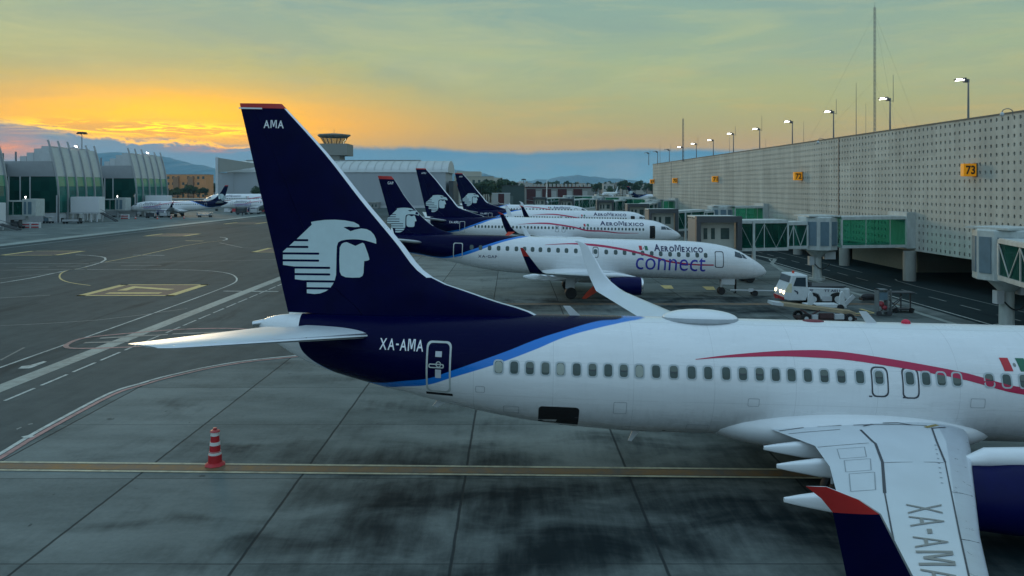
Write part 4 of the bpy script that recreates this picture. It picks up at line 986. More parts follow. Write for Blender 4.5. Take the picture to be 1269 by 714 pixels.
# ------------------------------------------------------------------ jet bridges
def glazed(mb_f, mb_g, a, b, w, h, bays, diag=.07, post=.12):
    """frame and glass of one tunnel between floor points a and b"""
    a = Vector(a); b = Vector(b); d = b - a; L = d.length; u = d.normalized(); s = Vector((-u.y, u.x, 0)).normalized(); up = Vector((0, 0, 1))
    for sg in (-1, 1):
        o = s * (sg * w / 2)
        mb_f.bar(a + o, b + o, .16, .30); mb_f.bar(a + o + up * h, b + o + up * h, .16, .26)
        for k in range(bays + 1):
            p = a + d * (k / bays) + o; mb_f.bar(p + up * .15, p + up * (h - .13), post if 0 < k < bays else .16, post if 0 < k < bays else .16)
            if diag > 0 and k < bays:
                q = a + d * ((k + 1) / bays) + o; m_ = (p + q) / 2; o2 = s * (sg * .02)
                mb_f.bar(p + up * (h - .15) + o2, m_ + up * .16 + o2, diag, diag); mb_f.bar(q + up * (h - .15) + o2, m_ + up * .16 + o2, diag, diag)
        i = o * .96
        mb_g.add([a + i + up * .15, b + i + up * .15, b + i + up * (h - .13), a + i + up * (h - .13)], [(0, 1, 2, 3)])
    mb_f.add([a - s * w / 2 + up * (h + .13), b - s * w / 2 + up * (h + .13), b + s * w / 2 + up * (h + .13), a + s * w / 2 + up * (h + .13), a - s * w / 2 + up * (h + .2), b - s * w / 2 + up * (h + .2), b + s * w / 2 + up * (h + .2), a + s * w / 2 + up * (h + .2)], [(3, 2, 1, 0), (4, 5, 6, 7), (0, 1, 5, 4), (1, 2, 6, 5), (2, 3, 7, 6), (3, 0, 4, 7)])
    mb_f.add([a - s * w / 2 - up * .15, b - s * w / 2 - up * .15, b + s * w / 2 - up * .15, a + s * w / 2 - up * .15, a - s * w / 2 - up * .05, b - s * w / 2 - up * .05, b + s * w / 2 - up * .05, a + s * w / 2 - up * .05], [(0, 1, 2, 3), (7, 6, 5, 4), (0, 4, 5, 1), (1, 5, 6, 2), (2, 6, 7, 3), (3, 7, 4, 0)])
def panes(g, name, mt, par):
    for f in g.f: MB().add([g.v[i] for i in f], [tuple(range(len(f)))]).build(name, mt, par, fixn=False)
def jet_bridge(rot, cab, wall, label, zr=3.55, zc=3.1, h=2.75, face=None, group='jet bridges at the right terminal', fixglass=None):
    o = empty('jet_bridge', (rot[0], rot[1], 0)); O = Vector((rot[0], rot[1], 0))
    rp = Vector((0, 0, zr)); cp_ = Vector((cab[0] - O.x, cab[1] - O.y, zc)); wp = Vector((wall[0] - O.x, wall[1] - O.y, zr + .05))
    u = (cp_ - rp).normalized(); v = (wp - rp).normalized()
    # fixed section
    f = MB(); g = MB(); glazed(f, g, rp + v * 1.9, wp, 2.9, h + .15, 3, 0, .05); f.build('fixed_tunnel_frame', steelw, o); panes(g, 'fixed_tunnel_glass', fixglass or green_glass, o)
    ed = MB(); ang = math.atan2(v.y, v.x); ed.box(wp + Vector((-v.x * .45, -v.y * .45, h / 2 + .25)), (1.0, 3.5, h + 1.0), ang); bevel(ed.build('wall_collar', steelw, o), .05)
    # rotunda
    r = MB(); r.lathe([(1.95, zr - .35), (2.0, zr - .3), (2.0, zr + h + .25), (1.9, zr + h + .35)], n=10); r.build('rotunda', steelw, o)
    q = MB()
    for k in range(10):
        a = 2 * math.pi * (k + .5) / 10; q.box((1.93 * math.cos(a), 1.93 * math.sin(a), zr + h / 2), (.08, .86, h - .3), a)
    q.build('rotunda_panel', steelg, o)
    q = MB(); q.box((0, 0, zr + h + .42), (3.4, 3.4, .14), ang); q.build('rotunda_roof', steelw, o)
    q = MB(); q.cyl((0, 0, 0), (0, 0, zr - 1.1), .47, .44, 20); q.cyl((0, 0, zr - 1.15), (0, 0, zr - .3), .47, 1.3, 20); q.cyl((0, 0, 0), (0, 0, .22), .8, .8, 20); q.build('pier', steelw, o, True)
    MB().box((-.75, -.3, zr - 1.5), (.5, .5, .9)).build('equipment_box', greyp, o); MB().box((1.2, -.2, zr - .95), (1.1, .6, .8)).build('equipment_box', greyp, o)
    q = MB(); pr = [Vector((-.5 + .16 * k, -.55, zr - 1.8 - .55 * math.sin(math.pi * k / 10))) for k in range(11)]
    for a, b in zip(pr, pr[1:]): q.cyl(a, b, .05, n=6)
    q.build('cable', dark, o)
    # two telescoping sections
    L = (cp_ - rp).length - 1.6; m1 = rp + u * 1.9; mid = rp + u * (L * .42); end = rp + u * (L - .6)
    f = MB(); g = MB(); glazed(f, g, m1, mid + u * .8, 2.35, h - .35, 2, .06, .08); f.build('inner_tunnel_frame', steelw, o); panes(g, 'inner_tunnel_glass', green_dark, o)
    f = MB(); g = MB(); glazed(f, g, mid - Vector((0, 0, .12)), end - Vector((0, 0, .12)), 2.85, h, 2, .03, .08); f.build('outer_tunnel_frame', steelw, o); panes(g, 'outer_tunnel_glass', green_dark, o)
    # drive column
    w = rp + u * (L * .8); q = MB(); s = Vector((-u.y, u.x, 0))
    for sg in (-1, 1): q.bar(w + s * sg * 1.5 + Vector((0, 0, .2)), Vector((w.x, w.y, .9)) + s * sg * 1.5, .3); q.bar(w + s * sg * 1.5 + Vector((0, 0, h)), w + s * sg * 1.5, .22)
    q.bar(Vector((w.x, w.y, .95)) - s * 1.6, Vector((w.x, w.y, .95)) + s * 1.6, .35); q.build('drive_column', steelw, o)
    for sg in (-1, 1):
        q = MB(); c0 = Vector((w.x, w.y, .5)) + s * sg * .7; q.cyl(c0 - s * .18, c0 + s * .18, .5, n=18); q.build('wheel', dark, o, True)
    # cab: dark canopy around a cream end wall with two doors and a window
    fa_ = face if face is not None else math.atan2(u.y, u.x); c = cp_; R_ = Matrix.Translation(c) @ Matrix.Rotation(fa_, 4, 'Z')
    q = MB(); q.box((-.2, 0, h + .42), (3.6, 4.3, .16)); q.v = [R_ @ p for p in q.v]; q.build('cab_roof', steelw, o); q = MB(); q.box((-.2, 0, -.08), (3.6, 4.1, .2)); q.v = [R_ @ p for p in q.v]; q.build('cab_floor', steelw, o)
    for sg in (-1, 1): q = MB(); q.box((-.2, sg * 2.05, h / 2 + .1), (3.5, .14, h + .3)); q.v = [R_ @ p for p in q.v]; q.build('cab_side', M('cab side grey', (.13, .16, .17), .6), o)
    q = MB(); q.box((1.9, 0, h + .22), (.6, 4.5, .62)); q.box((1.9, 2.02, h / 2 - .1), (.6, .46, h)); q.box((1.9, -2.02, h / 2 - .1), (.6, .46, h)); q.v = [R_ @ p for p in q.v]; q.build('canopy', darkg, o)
    q = MB(); q.box((1.1, 0, h / 2), (.1, 3.6, h)); q.v = [R_ @ p for p in q.v]; q.build('cab_end_wall', cream, o)
    for yy, wd in ((-1.1, .38), (-.35, .38), (.85, .85)):
        q = MB(); q.box((1.17, yy, h * .55), (.04, wd, 1.1)); q.v = [R_ @ p for p in q.v]; q.build('cab_window', wing_glass, o)
    tag(o, label, 'jet bridge', group)
    return o
jet_bridge((31.9, 77.4), (20.4, 75.0), (wallx(78) - .1, 78.2), 'green glass jet bridge whose cab stands over the nose of the jet lettered XA-GAP', zc=3.55, face=R(-90))
jet_bridge((33.75, 50.5), (29.4, 31.5), (wallx(52) - .1, 52.5), 'nearest jet bridge, running towards the camera at the right edge', zr=3.75, zc=3.6)
jet_bridge((33.2, 118.2), (23.0, 114.4), (wallx(119) - .1, 119.2), 'jet bridge above the twinjet with the open door, below gate sign 72', face=R(-90), zc=3.1)
jet_bridge((33.6, 176), (26.0, 154.5), (wallx(177) - .1, 177.5), 'jet bridge reaching the third navy tailed airliner, with a dark roofed cab', face=R(-90), zc=3.0)
jet_bridge((32.6, 212), (24.8, 198.5), (wallx(200) - .1, 200), 'farthest green jet bridge at the end of the perforated wall', face=R(-90), zc=3.0)
jet_bridge((27.5, 236), (16.5, 226), (38.0, 237), 'far jet bridge beyond the wall end, just right of the striped shed', face=R(-90), zc=3.0)
jet_bridge((20.0, 262), (9.5, 254), (30.5, 263), 'most distant jet bridge, a pale box before the striped shed', face=R(-90), zc=3.0)
# ------------------------------------------------------------------ left terminal: three pavilions with curved ribbed flanks
bandm = M('pavilion metal band', (.30, .32, .33), .5, .3, var=.08, sc=.5)
louv = M('ribbed metal skin', (.47, .50, .51), .45, .35, var=.1, sc=.6)
ribm = M('rib steel', (.20, .21, .23), .5, .3)
basew = M('pale plinth', (.50, .52, .52), .7, var=.12)
def facade_glass(name, a, bcol):
    m, nt, b = new_mat(name); co = objco(nt); X, Y_, Z = sepxyz(nt, co)
    cell = N(nt, 'ShaderNodeCombineXYZ')
    for i, (c, d) in enumerate(((X, 2.4), (Y_, 2.1), (Z, 2.9))): nt.links.new(mathn(nt, 'FLOOR', mathn(nt, 'DIVIDE', c, d)), cell.inputs[i])
    wn = N(nt, 'ShaderNodeTexWhiteNoise'); nt.links.new(cell.outputs[0], wn.inputs[0])
    nt.links.new(mixc(nt, wn.outputs[0], a, bcol), b.inputs['Base Color']); b.inputs['Roughness'].default_value = .12; b.inputs['Specular IOR Level'].default_value = .6
    return m
gl_dark = facade_glass('pavilion dark glass', (.004, .034, .028), (.010, .065, .052)); gl_mid = facade_glass('pavilion green glass', (.010, .085, .066), (.02, .15, .115)); gl_lite = facade_glass('pavilion pale green glass', (.06, .21, .13), (.09, .27, .17))
def pavilion(y0, label):
    o = empty('glass_pavilion', (-124, y0, 0)); L = 22.0
    def lean(z): t = max(0, (z - 7.5) / 15); return -2.9 * t ** 1.7
    MB().b2(-30, -.3, .3, L, 0, 2.7).build('plinth', basew, o)
    zq = [2.7, 5, 7.5, 9, 11, 12.6]; MB().prism([(-30, .2, 2.7)] + [(lean(z) - .32, .2, z) for z in zq] + [(-30, .2, 12.6)], (0, .3, 0)).build('front_glass', gl_dark, o)
    zq = [12.62, 14, 15.4, 16.8]; MB().prism([(-30, 0, 12.62)] + [(lean(z) - .32, 0, z) for z in zq] + [(-30, 0, 16.8)], (0, .45, 0)).build('metal_band', bandm, o)
    MB().b2(-30, -3.4, .6, L, 2.7, 16.7).build('inner_hall', bandm, o)
    zq = [16.82, 18.5, 20.3]; MB().prism([(-5.2, .05, 16.82)] + [(lean(z) - .32, .05, z) for z in zq] + [(-5.2, .05, 20.3)], (0, .3, 0)).build('end_gable', louv, o)
    for x in (-13.4, -10.3, -7.6): MB().b2(x - .12, x + .12, -.06, .15, 2.7, 12.6).build('mullion', greyp, o)
    MB().b2(-.35, .3, -.15, .35, 0, 7.5).build('corner_post', greyp, o)
    # curved flank: skin above, two rows of glass below
    def flank(nm, z0, z1, mt, n=8, e=0.0):
        rs = []
        for k in range(n + 1):
            z = z0 + (z1 - z0) * k / n; rs.append([Vector((lean(z) + e, .1, z)), Vector((lean(z) + e, L - .1, z)), Vector((lean(z) - .3, L - .1, z)), Vector((lean(z) - .3, .1, z))])
        MB().rings(rs).build(nm, mt, o)
    flank('flank_glass', 2.7, 9.9, gl_mid, 3); flank('flank_pale_glass', 9.95, 12.6, gl_lite, 3); flank('curved_skin', 12.65, 20.6, louv, 10)
    for k in range(6):
        yy = L * k / 5; zt = 22.6 - (.5 if k > 2 else 0); r = MB(); zz = [zt * j / 14 for j in range(15)]
        for a, b in zip(zz, zz[1:]): r.bar((lean(a) + .22, yy, a), (lean(b) + .22, yy, b), .30, .42)
        r.build('rib', ribm if False else M('rib pale steel', (.36, .38, .39), .5, .3), o)
    # stepped roof shells behind the front
    for k, (xa, xb, z) in enumerate(((-11.0, -9.2, 18.2), (-9.2, -7.2, 19.2), (-7.2, -5.2, 20.3), (-5.2, -3.1, 21.0))):
        MB().b2(xa, xb - .05, 1.0 + k * .05, L - 1 - k * .05, 16.8, z).build('roof_step', louv, o)
    c = MB(); c.b2(-12, -11.7, .4, .8, 16.8, 19.4); c.b2(-15.5, -15.2, .4, .8, 16.8, 19.0); c.build('roof_mast', ribm, o)
    # recessed link towards the next pavilion
    MB().b2(-30, -14, L, L + 20, 2.7, 11.5).build('link_glass', gl_dark, o); MB().b2(-30, -13.8, L, L + 20, 11.5, 16.2).build('link_band', bandm, o); MB().b2(-30, -13.9, L, L + 20, 0, 2.7).build('link_plinth', basew, o)
    return tag(o, label, 'terminal pavilion', 'curved glass terminal pavilions')
pavilion(159.5, 'nearest curved rib pavilion of the left terminal, only its edge at the photo border')
pavilion(202.0, 'middle curved rib pavilion of the left terminal, standing whole with stepped roof')
pavilion(244.0, 'farthest curved rib pavilion of the left terminal, beside the orange apartment block')
def vestibule(y, x0, x1, z0, z1, label, ln=3.2):
    o = empty('boarding_lounge_box', ((x0 + x1) / 2, y, 0)); hw = (x1 - x0) / 2
    b = MB().b2(-hw, hw, -ln / 2, ln / 2, z0, z1).build('box_shell', M('white box cladding', (.62, .64, .65), .5, var=.05), o); bevel(b, .08)
    MB().b2(-hw - .1, hw + .1, -ln / 2 - .1, ln / 2 + .1, z0 - .35, z0 - .02).build('floor_beam', greyp, o)
    for xx in (-hw + .6, -hw * .1, hw - 2.2, hw - .6):
        for yy in (-ln / 2 + .3, ln / 2 - .3): MB().cyl((xx, yy, 0), (xx, yy, z0 - .36), .22, n=8).build('leg', greyp, o)
    m = MB()
    m.bar((hw + .3, -1.2, z0 - .2), (hw + 4.6, -1.2, .2), .3, .35); m.bar((hw + .3, -.2, z0 - .2), (hw + 4.6, -.2, .2), .3, .35); m.bar((hw + .3, -1.2, z0 + .8), (hw + 4.6, -1.2, 1.2), .08); m.build('stair', darkg, o)
    return tag(o, label, 'boarding box', 'white boxes on stilts at the left terminal')
vestibule(207.5, -122.9, -115.0, 2.7, 7.0, 'white box on stilts in front of the middle curved pavilion')
vestibule(249.5, -122.9, -115.3, 4.6, 6.9, 'white box on stilts in front of the farthest curved pavilion')
vestibule(166.0, -122.8, -114.6, 1.6, 6.2, 'white box on stilts at the left photo edge by the nearest pavilion')
def small_bridge(px0, px1, pc, Y, zt, zb, label):
    a = P(px0, 0, Y).x; b = P(px1, 0, Y).x; c = P(pc, 0, Y).x; o = empty('jet_bridge', (a, Y, 0))
    f = MB(); g = MB(); glazed(f, g, (0, 0, zb), (b - a, 0, zb), 2.6, zt - zb - .3, 2, False); f.build('tunnel_frame', steelw, o); panes(g, 'tunnel_glass', green_dark, o)
    q = MB().b2(b - a, c - a, -1.8, 1.8, zb - .2, zt + .3).build('cab', steelw, o); bevel(q, .1)
    q = MB().b2(b - a + .5, b - a + 1.1, -1.86, -1.815, zb + .3, zt - .4); q.b2(b - a + 1.5, b - a + 2.4, -1.86, -1.815, zb + .3, zt - .4); q.build('cab_panel', steelg, o)
    q = MB().cyl((b - a, 0, 0), (b - a, 0, zb - .3), .35, n=10).b2(b - a - 1.5, b - a + 1.5, -.3, .3, .5, .9); q.build('pier', greyp, o)
    for k in (-1, 1): MB().cyl((b - a + k * 1.2, -.2, .45), (b - a + k * 1.2, .2, .45), .45, n=12).build('wheel', dark, o)
    q = MB(); q.cyl((b - a + .5, -1.2, zt + .3), (b - a + .5, -1.2, zt + .7), .05, n=6); q.ell((b - a + .5, -1.2, zt + .8), (.16, .16, .16), 8, 6); q.build('roof_lamp', lampw, o)
    return tag(o, label, 'jet bridge', 'jet bridges at the left terminal')
small_bridge(8, 33, 50, 184, 6.5, 2.7, 'jet bridge with no aircraft at the left edge, cab pointing right')
small_bridge(132, 146, 159, 240.0, 6.0, 2.3, 'jet bridge docked to the nose of the regional jet at the left terminal')
def flood(px, py, Y, label, zb=0):
    p = P(px, py, Y); o = empty('flood_lamp', (p.x, Y, 0)); q = MB(); q.bar((-1.6, 0, p.z - .5), (0, 0, p.z - .1), .12); q.box((.1, 0, p.z), (1.0, .5, .4), ry=R(20)); q.b2(-1.75, -1.5, -.1, .1, 18.0, p.z - .4); q.build('lamp_arm', poleg, o)
    MB().box((.1, -.05, p.z - .03), (.9, .62, .34), ry=R(20)).build('lamp_lens', lampw, o); return tag(o, label, 'flood lamp', 'flood lamps on the pavilions')
flood(94.5, 181.5, 214, 'white flood lamp shining on the roof of the middle curved pavilion'); flood(183, 189.5, 256, 'white flood lamp shining on the roof of the farthest curved pavilion')
def light_mast(px, top, Y, label, arms=1.6):
    p = P(px, top, Y); o = empty('light_mast', (p.x, Y, 0)); MB().cyl((0, 0, 0), (0, 0, p.z), .28, .14, 8).build('mast_pole', poleg, o)
    q = MB().lathe([(.3, p.z - .5), (arms, p.z - .3), (arms, p.z + .05), (.3, p.z + .2)], n=12); 
    for k in range(8): a = k * .785; q.box((arms * math.cos(a), arms * math.sin(a), p.z - .55), (.5, .5, .4), a)
    q.build('lamp_ring', darkg, o); return tag(o, label, 'light mast', 'tall light masts')
light_mast(101.5, 164, 285, 'tall dark light mast behind the middle curved pavilion'); light_mast(649, 222, 420, 'thin light mast between the dark shed and the white parked airliner', 1.2)

# ------------------------------------------------------------------ hangar, control tower, sheds, apartment block
def bx(name, label, cat, parts, loc, group=None):
    o = empty(name, loc)
    for nm, (x0, x1, y0, y1, z0, z1), mt in parts: MB().b2(x0, x1, y0, y1, z0, z1).build(nm, mt, o)
    return tag(o, label, cat, group)
hg = M('hangar grey cladding', (.33, .36, .38), .65, var=.06, sc=.3, stretch=(1, 1, .1)); hr = M('hangar roof sheet', (.46, .49, .48), .5, .1, var=.08, sc=.2)
Yh = 345.0; h = empty('hangar', (-82, Yh, 0)); xa = P(282, 0, Yh).x + 82; xb = P(552, 0, Yh).x + 82
MB().b2(xa, xb, 0, 40, 1.2, 16.6).build('wall', hg, h); MB().b2(xa, xb, .1, 40, 0, 1.2).build('wall_base', greyp, h)
rs = []
for x in (xa - .3, xb + 1.2): rs.append([Vector((x, 20 - 20.4 * math.cos(t), 16.6 + 5.9 * math.sin(t))) for t in [k * math.pi / 16 for k in range(17)]])
MB().rings(rs, close=True).build('roof', hr, h, True, 30)
q = MB()
for k in range(26):
    x = xa + (xb - xa) * (k + .5) / 26
    pr = [Vector((x, 20 - 20.6 * math.cos(t), 16.65 + 6.0 * math.sin(t))) for t in [j * math.pi / 16 for j in range(1, 9)]]
    for a, b in zip(pr, pr[1:]): q.bar(a, b, .18, .12)
q.build('roof_seam', M('roof seam grey', (.36, .39, .38), .6), h)  # seams a little darker than the roof sheet
q = MB(); q.b2(xa + 2, xb - 14, 18.5, 21.5, 22.4, 23.1)
for k in range(40): x = xa + 3 + (xb - xa - 18) * k / 40; q.b2(x, x + .5, 18.2, 18.5, 22.0, 22.9)
q.build('ridge_vent', M('vent grey', (.22, .24, .24), .7), h)
q = MB(); q.b2(xb + 1.3, xb + 3.5, 3, 37, 0, 12.6); q.build('end_door', darkg, h)
gx = P(267, 0, Yh - 6).x + 82; q = MB(); q.b2(gx, gx + 1.1, -6, -4.8, 0, 23.4); q.build('gable_post', greyp, h)
q = MB(); q.add([(gx + 1.1, -5.4, 0), (xa + 3, -.2, 0), (xa + 3, -.2, 16.4), (gx + 1.1, -5.4, 16.4)], [(0, 1, 2, 3)]); q.build('side_screen', hg, h)
q = MB(); q.prism([(gx + 1.1, -5.5, 16.4), (gx + 1.1, -5.5, 23.2), (gx + 22, -1.0, 19.8), (gx + 5.5, -4.4, 17.0)], (0, .3, 0)); q.build('gable_panel', M('gable grey', (.28, .29, .26), .7), h)
tag(h, 'long grey hangar with a pale arched roof behind the big navy fin', 'hangar')
def tile_mat():
    m, nt, b = new_mat('tower tiles'); co = objco(nt); br_ = N(nt, 'ShaderNodeTexBrick'); nt.links.new(scaled(nt, co, (1, 1, 1)), br_.inputs[0]); X, Y_, Z = sepxyz(nt, co)
    cb = N(nt, 'ShaderNodeCombineXYZ'); nt.links.new(mathn(nt, 'ADD', X, Y_), cb.inputs[0]); nt.links.new(Z, cb.inputs[1]); nt.links.new(cb.outputs[0], br_.inputs[0])
    br_.inputs['Color1'].default_value = (.50, .50, .45, 1); br_.inputs['Color2'].default_value = (.44, .445, .40, 1); br_.inputs['Mortar'].default_value = (.15, .155, .14, 1)
    br_.inputs['Scale'].default_value = .9; br_.inputs['Mortar Size'].default_value = .09; br_.offset = 0
    nt.links.new(br_.outputs[0], b.inputs['Base Color']); b.inputs['Roughness'].default_value = .8; return m
Yt = 420.0; tw = empty('control_tower', (P(414, 0, Yt).x, Yt, 0)); s_ = Yt / FP; tm = tile_mat()
q = MB(); q.b2((395 - 414) * s_, (424 - 414) * s_, -7, 7, 0, CH + 38.5 * s_); q.build('shaft', tm, tw)
q = MB(); q.b2((395 - 414) * s_, (434 - 414) * s_, -8, 8, CH + 38.7 * s_, CH + 53 * s_); q.build('upper_block', tm, tw)
q = MB(); q.lathe([(11.2 * s_, CH + 53.1 * s_), (16.6 * s_, CH + 61.5 * s_)], n=8); q.build('cab_glass', glass_mat('tower cab glass', (.85, .92, .95), (.14, .16, .16), .4), tw)
q = MB(); q.lathe([(17.5 * s_, CH + 61.5 * s_), (20.5 * s_, CH + 63.4 * s_), (20.5 * s_, CH + 65.0 * s_), (3 * s_, CH + 66.6 * s_)], n=8); q.build('cab_roof', M('tower roof grey', (.17, .18, .17), .7), tw)
q = MB()
for k in range(8):
    a = k * math.pi / 4; q.bar((11.4 * s_ * math.cos(a), 11.4 * s_ * math.sin(a), CH + 53 * s_), (17 * s_ * math.cos(a), 17 * s_ * math.sin(a), CH + 62 * s_), .35)
q.build('cab_frame', darkg, tw); MB().cyl((0, 0, CH + 66 * s_), (0, 0, CH + 73 * s_), .12, .06, 6).build('antenna', poleg, tw)
tag(tw, 'square tiled control tower with a flared glass cab, behind the hangar roof', 'control tower')

orm = M('orange render', (.60, .27, .11), .85, var=.12, sc=.2)
def apartment(px0, px1, ptop, Y, mt, label, fl=4, nb=8, name='apartment_building', dep=16, group=None, z0=0):
    a = P(px0, 0, Y).x; b = P(px1, 0, Y).x; zt = P(0, ptop, Y).z; o = empty(name, ((a + b) / 2, Y, z0)); w = (b - a) / 2; Hh = zt - z0
    MB().b2(-w, w, 0, dep, 0, Hh).build('wall', mt, o)
    MB().b2(-w - .2, w + .2, -.2, dep + .2, Hh, Hh + .35).build('roof', concr, o)
    fh = Hh / fl; bw = 2 * w / nb
    for i in range(fl):
        for k in range(nb):
            if (k * 7 + i * 3) % 5 == 0: continue
            x = -w + bw * (k + .5); z = fh * (i + .5)
            MB().b2(x - bw * .23, x + bw * .23, -.06, -.01, z - fh * .22, z + fh * .22).build('window', wing_glass, o)
    return o, w, Hh
o, w_, H_ = apartment(205.5, 255, 216.5, 620, orm, '')
tag(o, 'orange four storey apartment block beside the farthest curved pavilion', 'apartment block')
for k in (-.45, .28): MB().b2(w_ * k - 2.2, w_ * k + 2.2, -2.2, -.1, 2, H_ - 2).build('stair_tower', M('recess brick', (.30, .17, .10), .9), o)
stripeR = M('maroon shed panel', (.065, .014, .016), .8); stripeW = M('pale shed panel', (.36, .37, .35), .7)
Ys = 430.0; sh = empty('striped_shed', (P(692, 0, Ys).x, Ys, 0)); a = P(651, 0, Ys).x - sh.location.x; b = P(733, 0, Ys).x - sh.location.x
MB().b2(a, b, 0, 20, 0, 9.2).build('wall', M('shed wall', (.24, .24, .22), .8), sh)
for k in range(4): 
    x = a + (b - a) * (.02 + .235 * k); MB().b2(x, x + 5.2, -.15, -.02, 0, 8.6).build('maroon_door', stripeR, sh); MB().b2(x + 5.4, x + 8.2, -.15, -.02, 0, 7.4).build('pale_door', stripeW, sh)
MB().b2(a, b, -.3, 20.2, 9.2, 9.9).build('eave', stripeR, sh)
for k in range(17):
    x = a + (b - a) * (k + .5) / 17; MB().prism([(x - .75, -.35, 9.9), (x + .75, -.35, 9.9), (x + .55, -.35, 11.6), (x - .55, -.35, 11.6)], (0, 3, 0)).build('roof_cowl', stripeW, sh)
tag(sh, 'long shed with maroon and white doors and a row of white roof cowls', 'shed')
bx('storage_shed', 'dark green grey flat shed left of the striped one', 'shed', [('wall', (-6.2, 6.2, 0, 14, 0, 10.2), M('dark green cladding', (.045, .07, .065), .8)), ('roof', (-6.4, 6.4, -.2, 14.2, 10.2, 10.6), darkg), ('door', (-4, 0, -.12, -.02, 0, 5), M('shed door dull', (.09, .12, .11), .7))], (P(636, 0, 400).x, 400, 0))
w3_ = empty('striped_kiosk', (P(621, 0, 380).x, 380, 0))
for k, mt in enumerate((stripeW, stripeR, stripeW)): MB().b2(-4.6 + 3.1 * k, -1.6 + 3.1 * k, 0, 5, 0, 6.4).build('panel', mt, w3_)
MB().b2(-4.8, 4.8, -.1, 5.2, 6.4, 6.7).build('roof', greyp, w3_); tag(w3_, 'low white building with one maroon panel beside the third navy fin', 'kiosk')
for px0, px1, pt, Y, lab in ((563, 611, 215, 560, 'beige factory hall with stepped roof behind the third navy fin'), (604, 632, 222, 640, 'smaller beige hall right of the stepped factory hall')):
    o, w_, H_ = apartment(px0, px1, pt + 4, Y, M('beige render', (.36, .34, .27), .9), '', 2, 7, 'factory_hall', 25); MB().b2(-w_ * .9, w_ * .35, 2, 20, H_ + .4, H_ + 4).build('upper_storey', M('beige render light', (.42, .40, .33), .9), o); tag(o, lab, 'factory hall')
for px0, px1, pt, Y, lab in ((205, 300, 247, 330, 'low grey service building between orange block and parked white jets'), (430, 468, 251.5, 338, 'low grey annex at the foot of the hangar')):
    o, w_, H_ = apartment(px0, px1, pt, Y, M('service grey render', (.25, .26, .25), .9), '', 1, 9, 'service_building', 8); tag(o, lab, 'service building')
# far houses of the city
cols = [(.30, .27, .22), (.38, .36, .32), (.24, .23, .22), (.34, .25, .19), (.42, .41, .38)]
hm_ = [M('house render %s' % 'abcde'[i], c, .9) for i, c in enumerate(cols)]
random.seed(11)
for k in range(66):
    px = 598 + 210 * (k + random.uniform(-.4, .4)) / 66; Y = random.uniform(750, 1500); zt = P(0, random.uniform(226.5, 233), Y).z; w = random.uniform(4, 11)
    o = empty('distant_house', (P(px, 0, Y).x, Y, 0)); MB().b2(-w, w, 0, 12, 0, zt).build('wall', random.choice(hm_), o)
    r = MB(); r.b2(-w - .3, w + .3, -.3, 12.3, zt, zt + .6); r.b2(-w * .3, w * .2, 3, 6, zt + .6, zt + 2.4); r.build('roof', random.choice(hm_), o)
    q = MB()
    for a in range(3): q.b2(-w + w * .66 * a + .6, -w + w * .66 * a + .6 + w * .3, -.08, -.02, zt * .55, zt * .82)
    q.build('window_row', wing_glass, o)
    tag(o, 'small flat roofed house in the far town between the trees on the horizon', 'house', 'far town houses on the horizon')
for k in range(12):
    px = random.uniform(206, 300) if k < 7 else random.uniform(300, 330); Y = random.uniform(700, 1100); zt = P(0, random.uniform(229, 233), Y).z; w = random.uniform(5, 10)
    o = empty('distant_house', (P(px, 0, Y).x, Y, 0)); MB().b2(-w, w, 0, 12, 0, zt).build('wall', random.choice(hm_), o); MB().b2(-w - .3, w + .3, -.3, 12.3, zt, zt + .6).build('roof', random.choice(hm_), o)
    tag(o, 'small flat house far away beside and behind the orange apartment block', 'house', 'far houses near the orange block')

# ------------------------------------------------------------------ trees
def leaf_mat(name, a, b_):
    m, nt, b = new_mat(name); n = N(nt, 'ShaderNodeTexNoise'); nt.links.new(objco(nt), n.inputs['Vector']); n.inputs['Scale'].default_value = .6; n.inputs['Detail'].default_value = 4
    nt.links.new(mixc(nt, rng(nt, n.outputs[0], .35, .65), a, b_), b.inputs['Base Color']); b.inputs['Roughness'].default_value = .8; return m
lf = [leaf_mat('dark foliage', (.018, .038, .016), (.045, .085, .035)), leaf_mat('mid foliage', (.03, .055, .02), (.07, .11, .045))]
bark = M('bark', (.07, .05, .035), .9)
def leaves(mb, c, r, n, sz):
    for _ in range(n):
        v = Vector((random.gauss(0, 1), random.gauss(0, 1), random.gauss(0, 1))); v.normalize(); v *= random.uniform(.35, 1.0) ** .6
        p = Vector(c) + Vector((v.x * r[0], v.y * r[1], v.z * r[2])); a = Vector((random.gauss(0, 1), random.gauss(0, 1), random.gauss(0, 1))).normalized(); b = a.orthogonal().normalized(); s = sz * random.uniform(.6, 1.3)
        mb.poly([p - a * s, p + b * s * .5, p + a * s, p - b * s * .5])
tree_protos = []
for k in range(3):
    o = empty('tree', (0, 0, -50)); H = 10
    t = MB(); t.cyl((0, 0, 0), (.2, .1, H * .45), .35, .22, 8)
    mb = MB(); cl = []
    for i in range(9):
        a = random.uniform(0, 6.28); rr = random.uniform(.4, 3.0); c = (rr * math.cos(a), rr * math.sin(a), H * random.uniform(.42, .92)); cl.append(c)
        t.cyl((.2, .1, H * .4), c, .14, .05, 5); leaves(mb, c, (random.uniform(1.3, 2.3), random.uniform(1.3, 2.3), random.uniform(1.0, 1.7)), 110, .5)
    t.build('trunk', bark, o); mb.build('crown', lf[k % 2], o, fixn=False); tree_protos.append(o)
used = set()
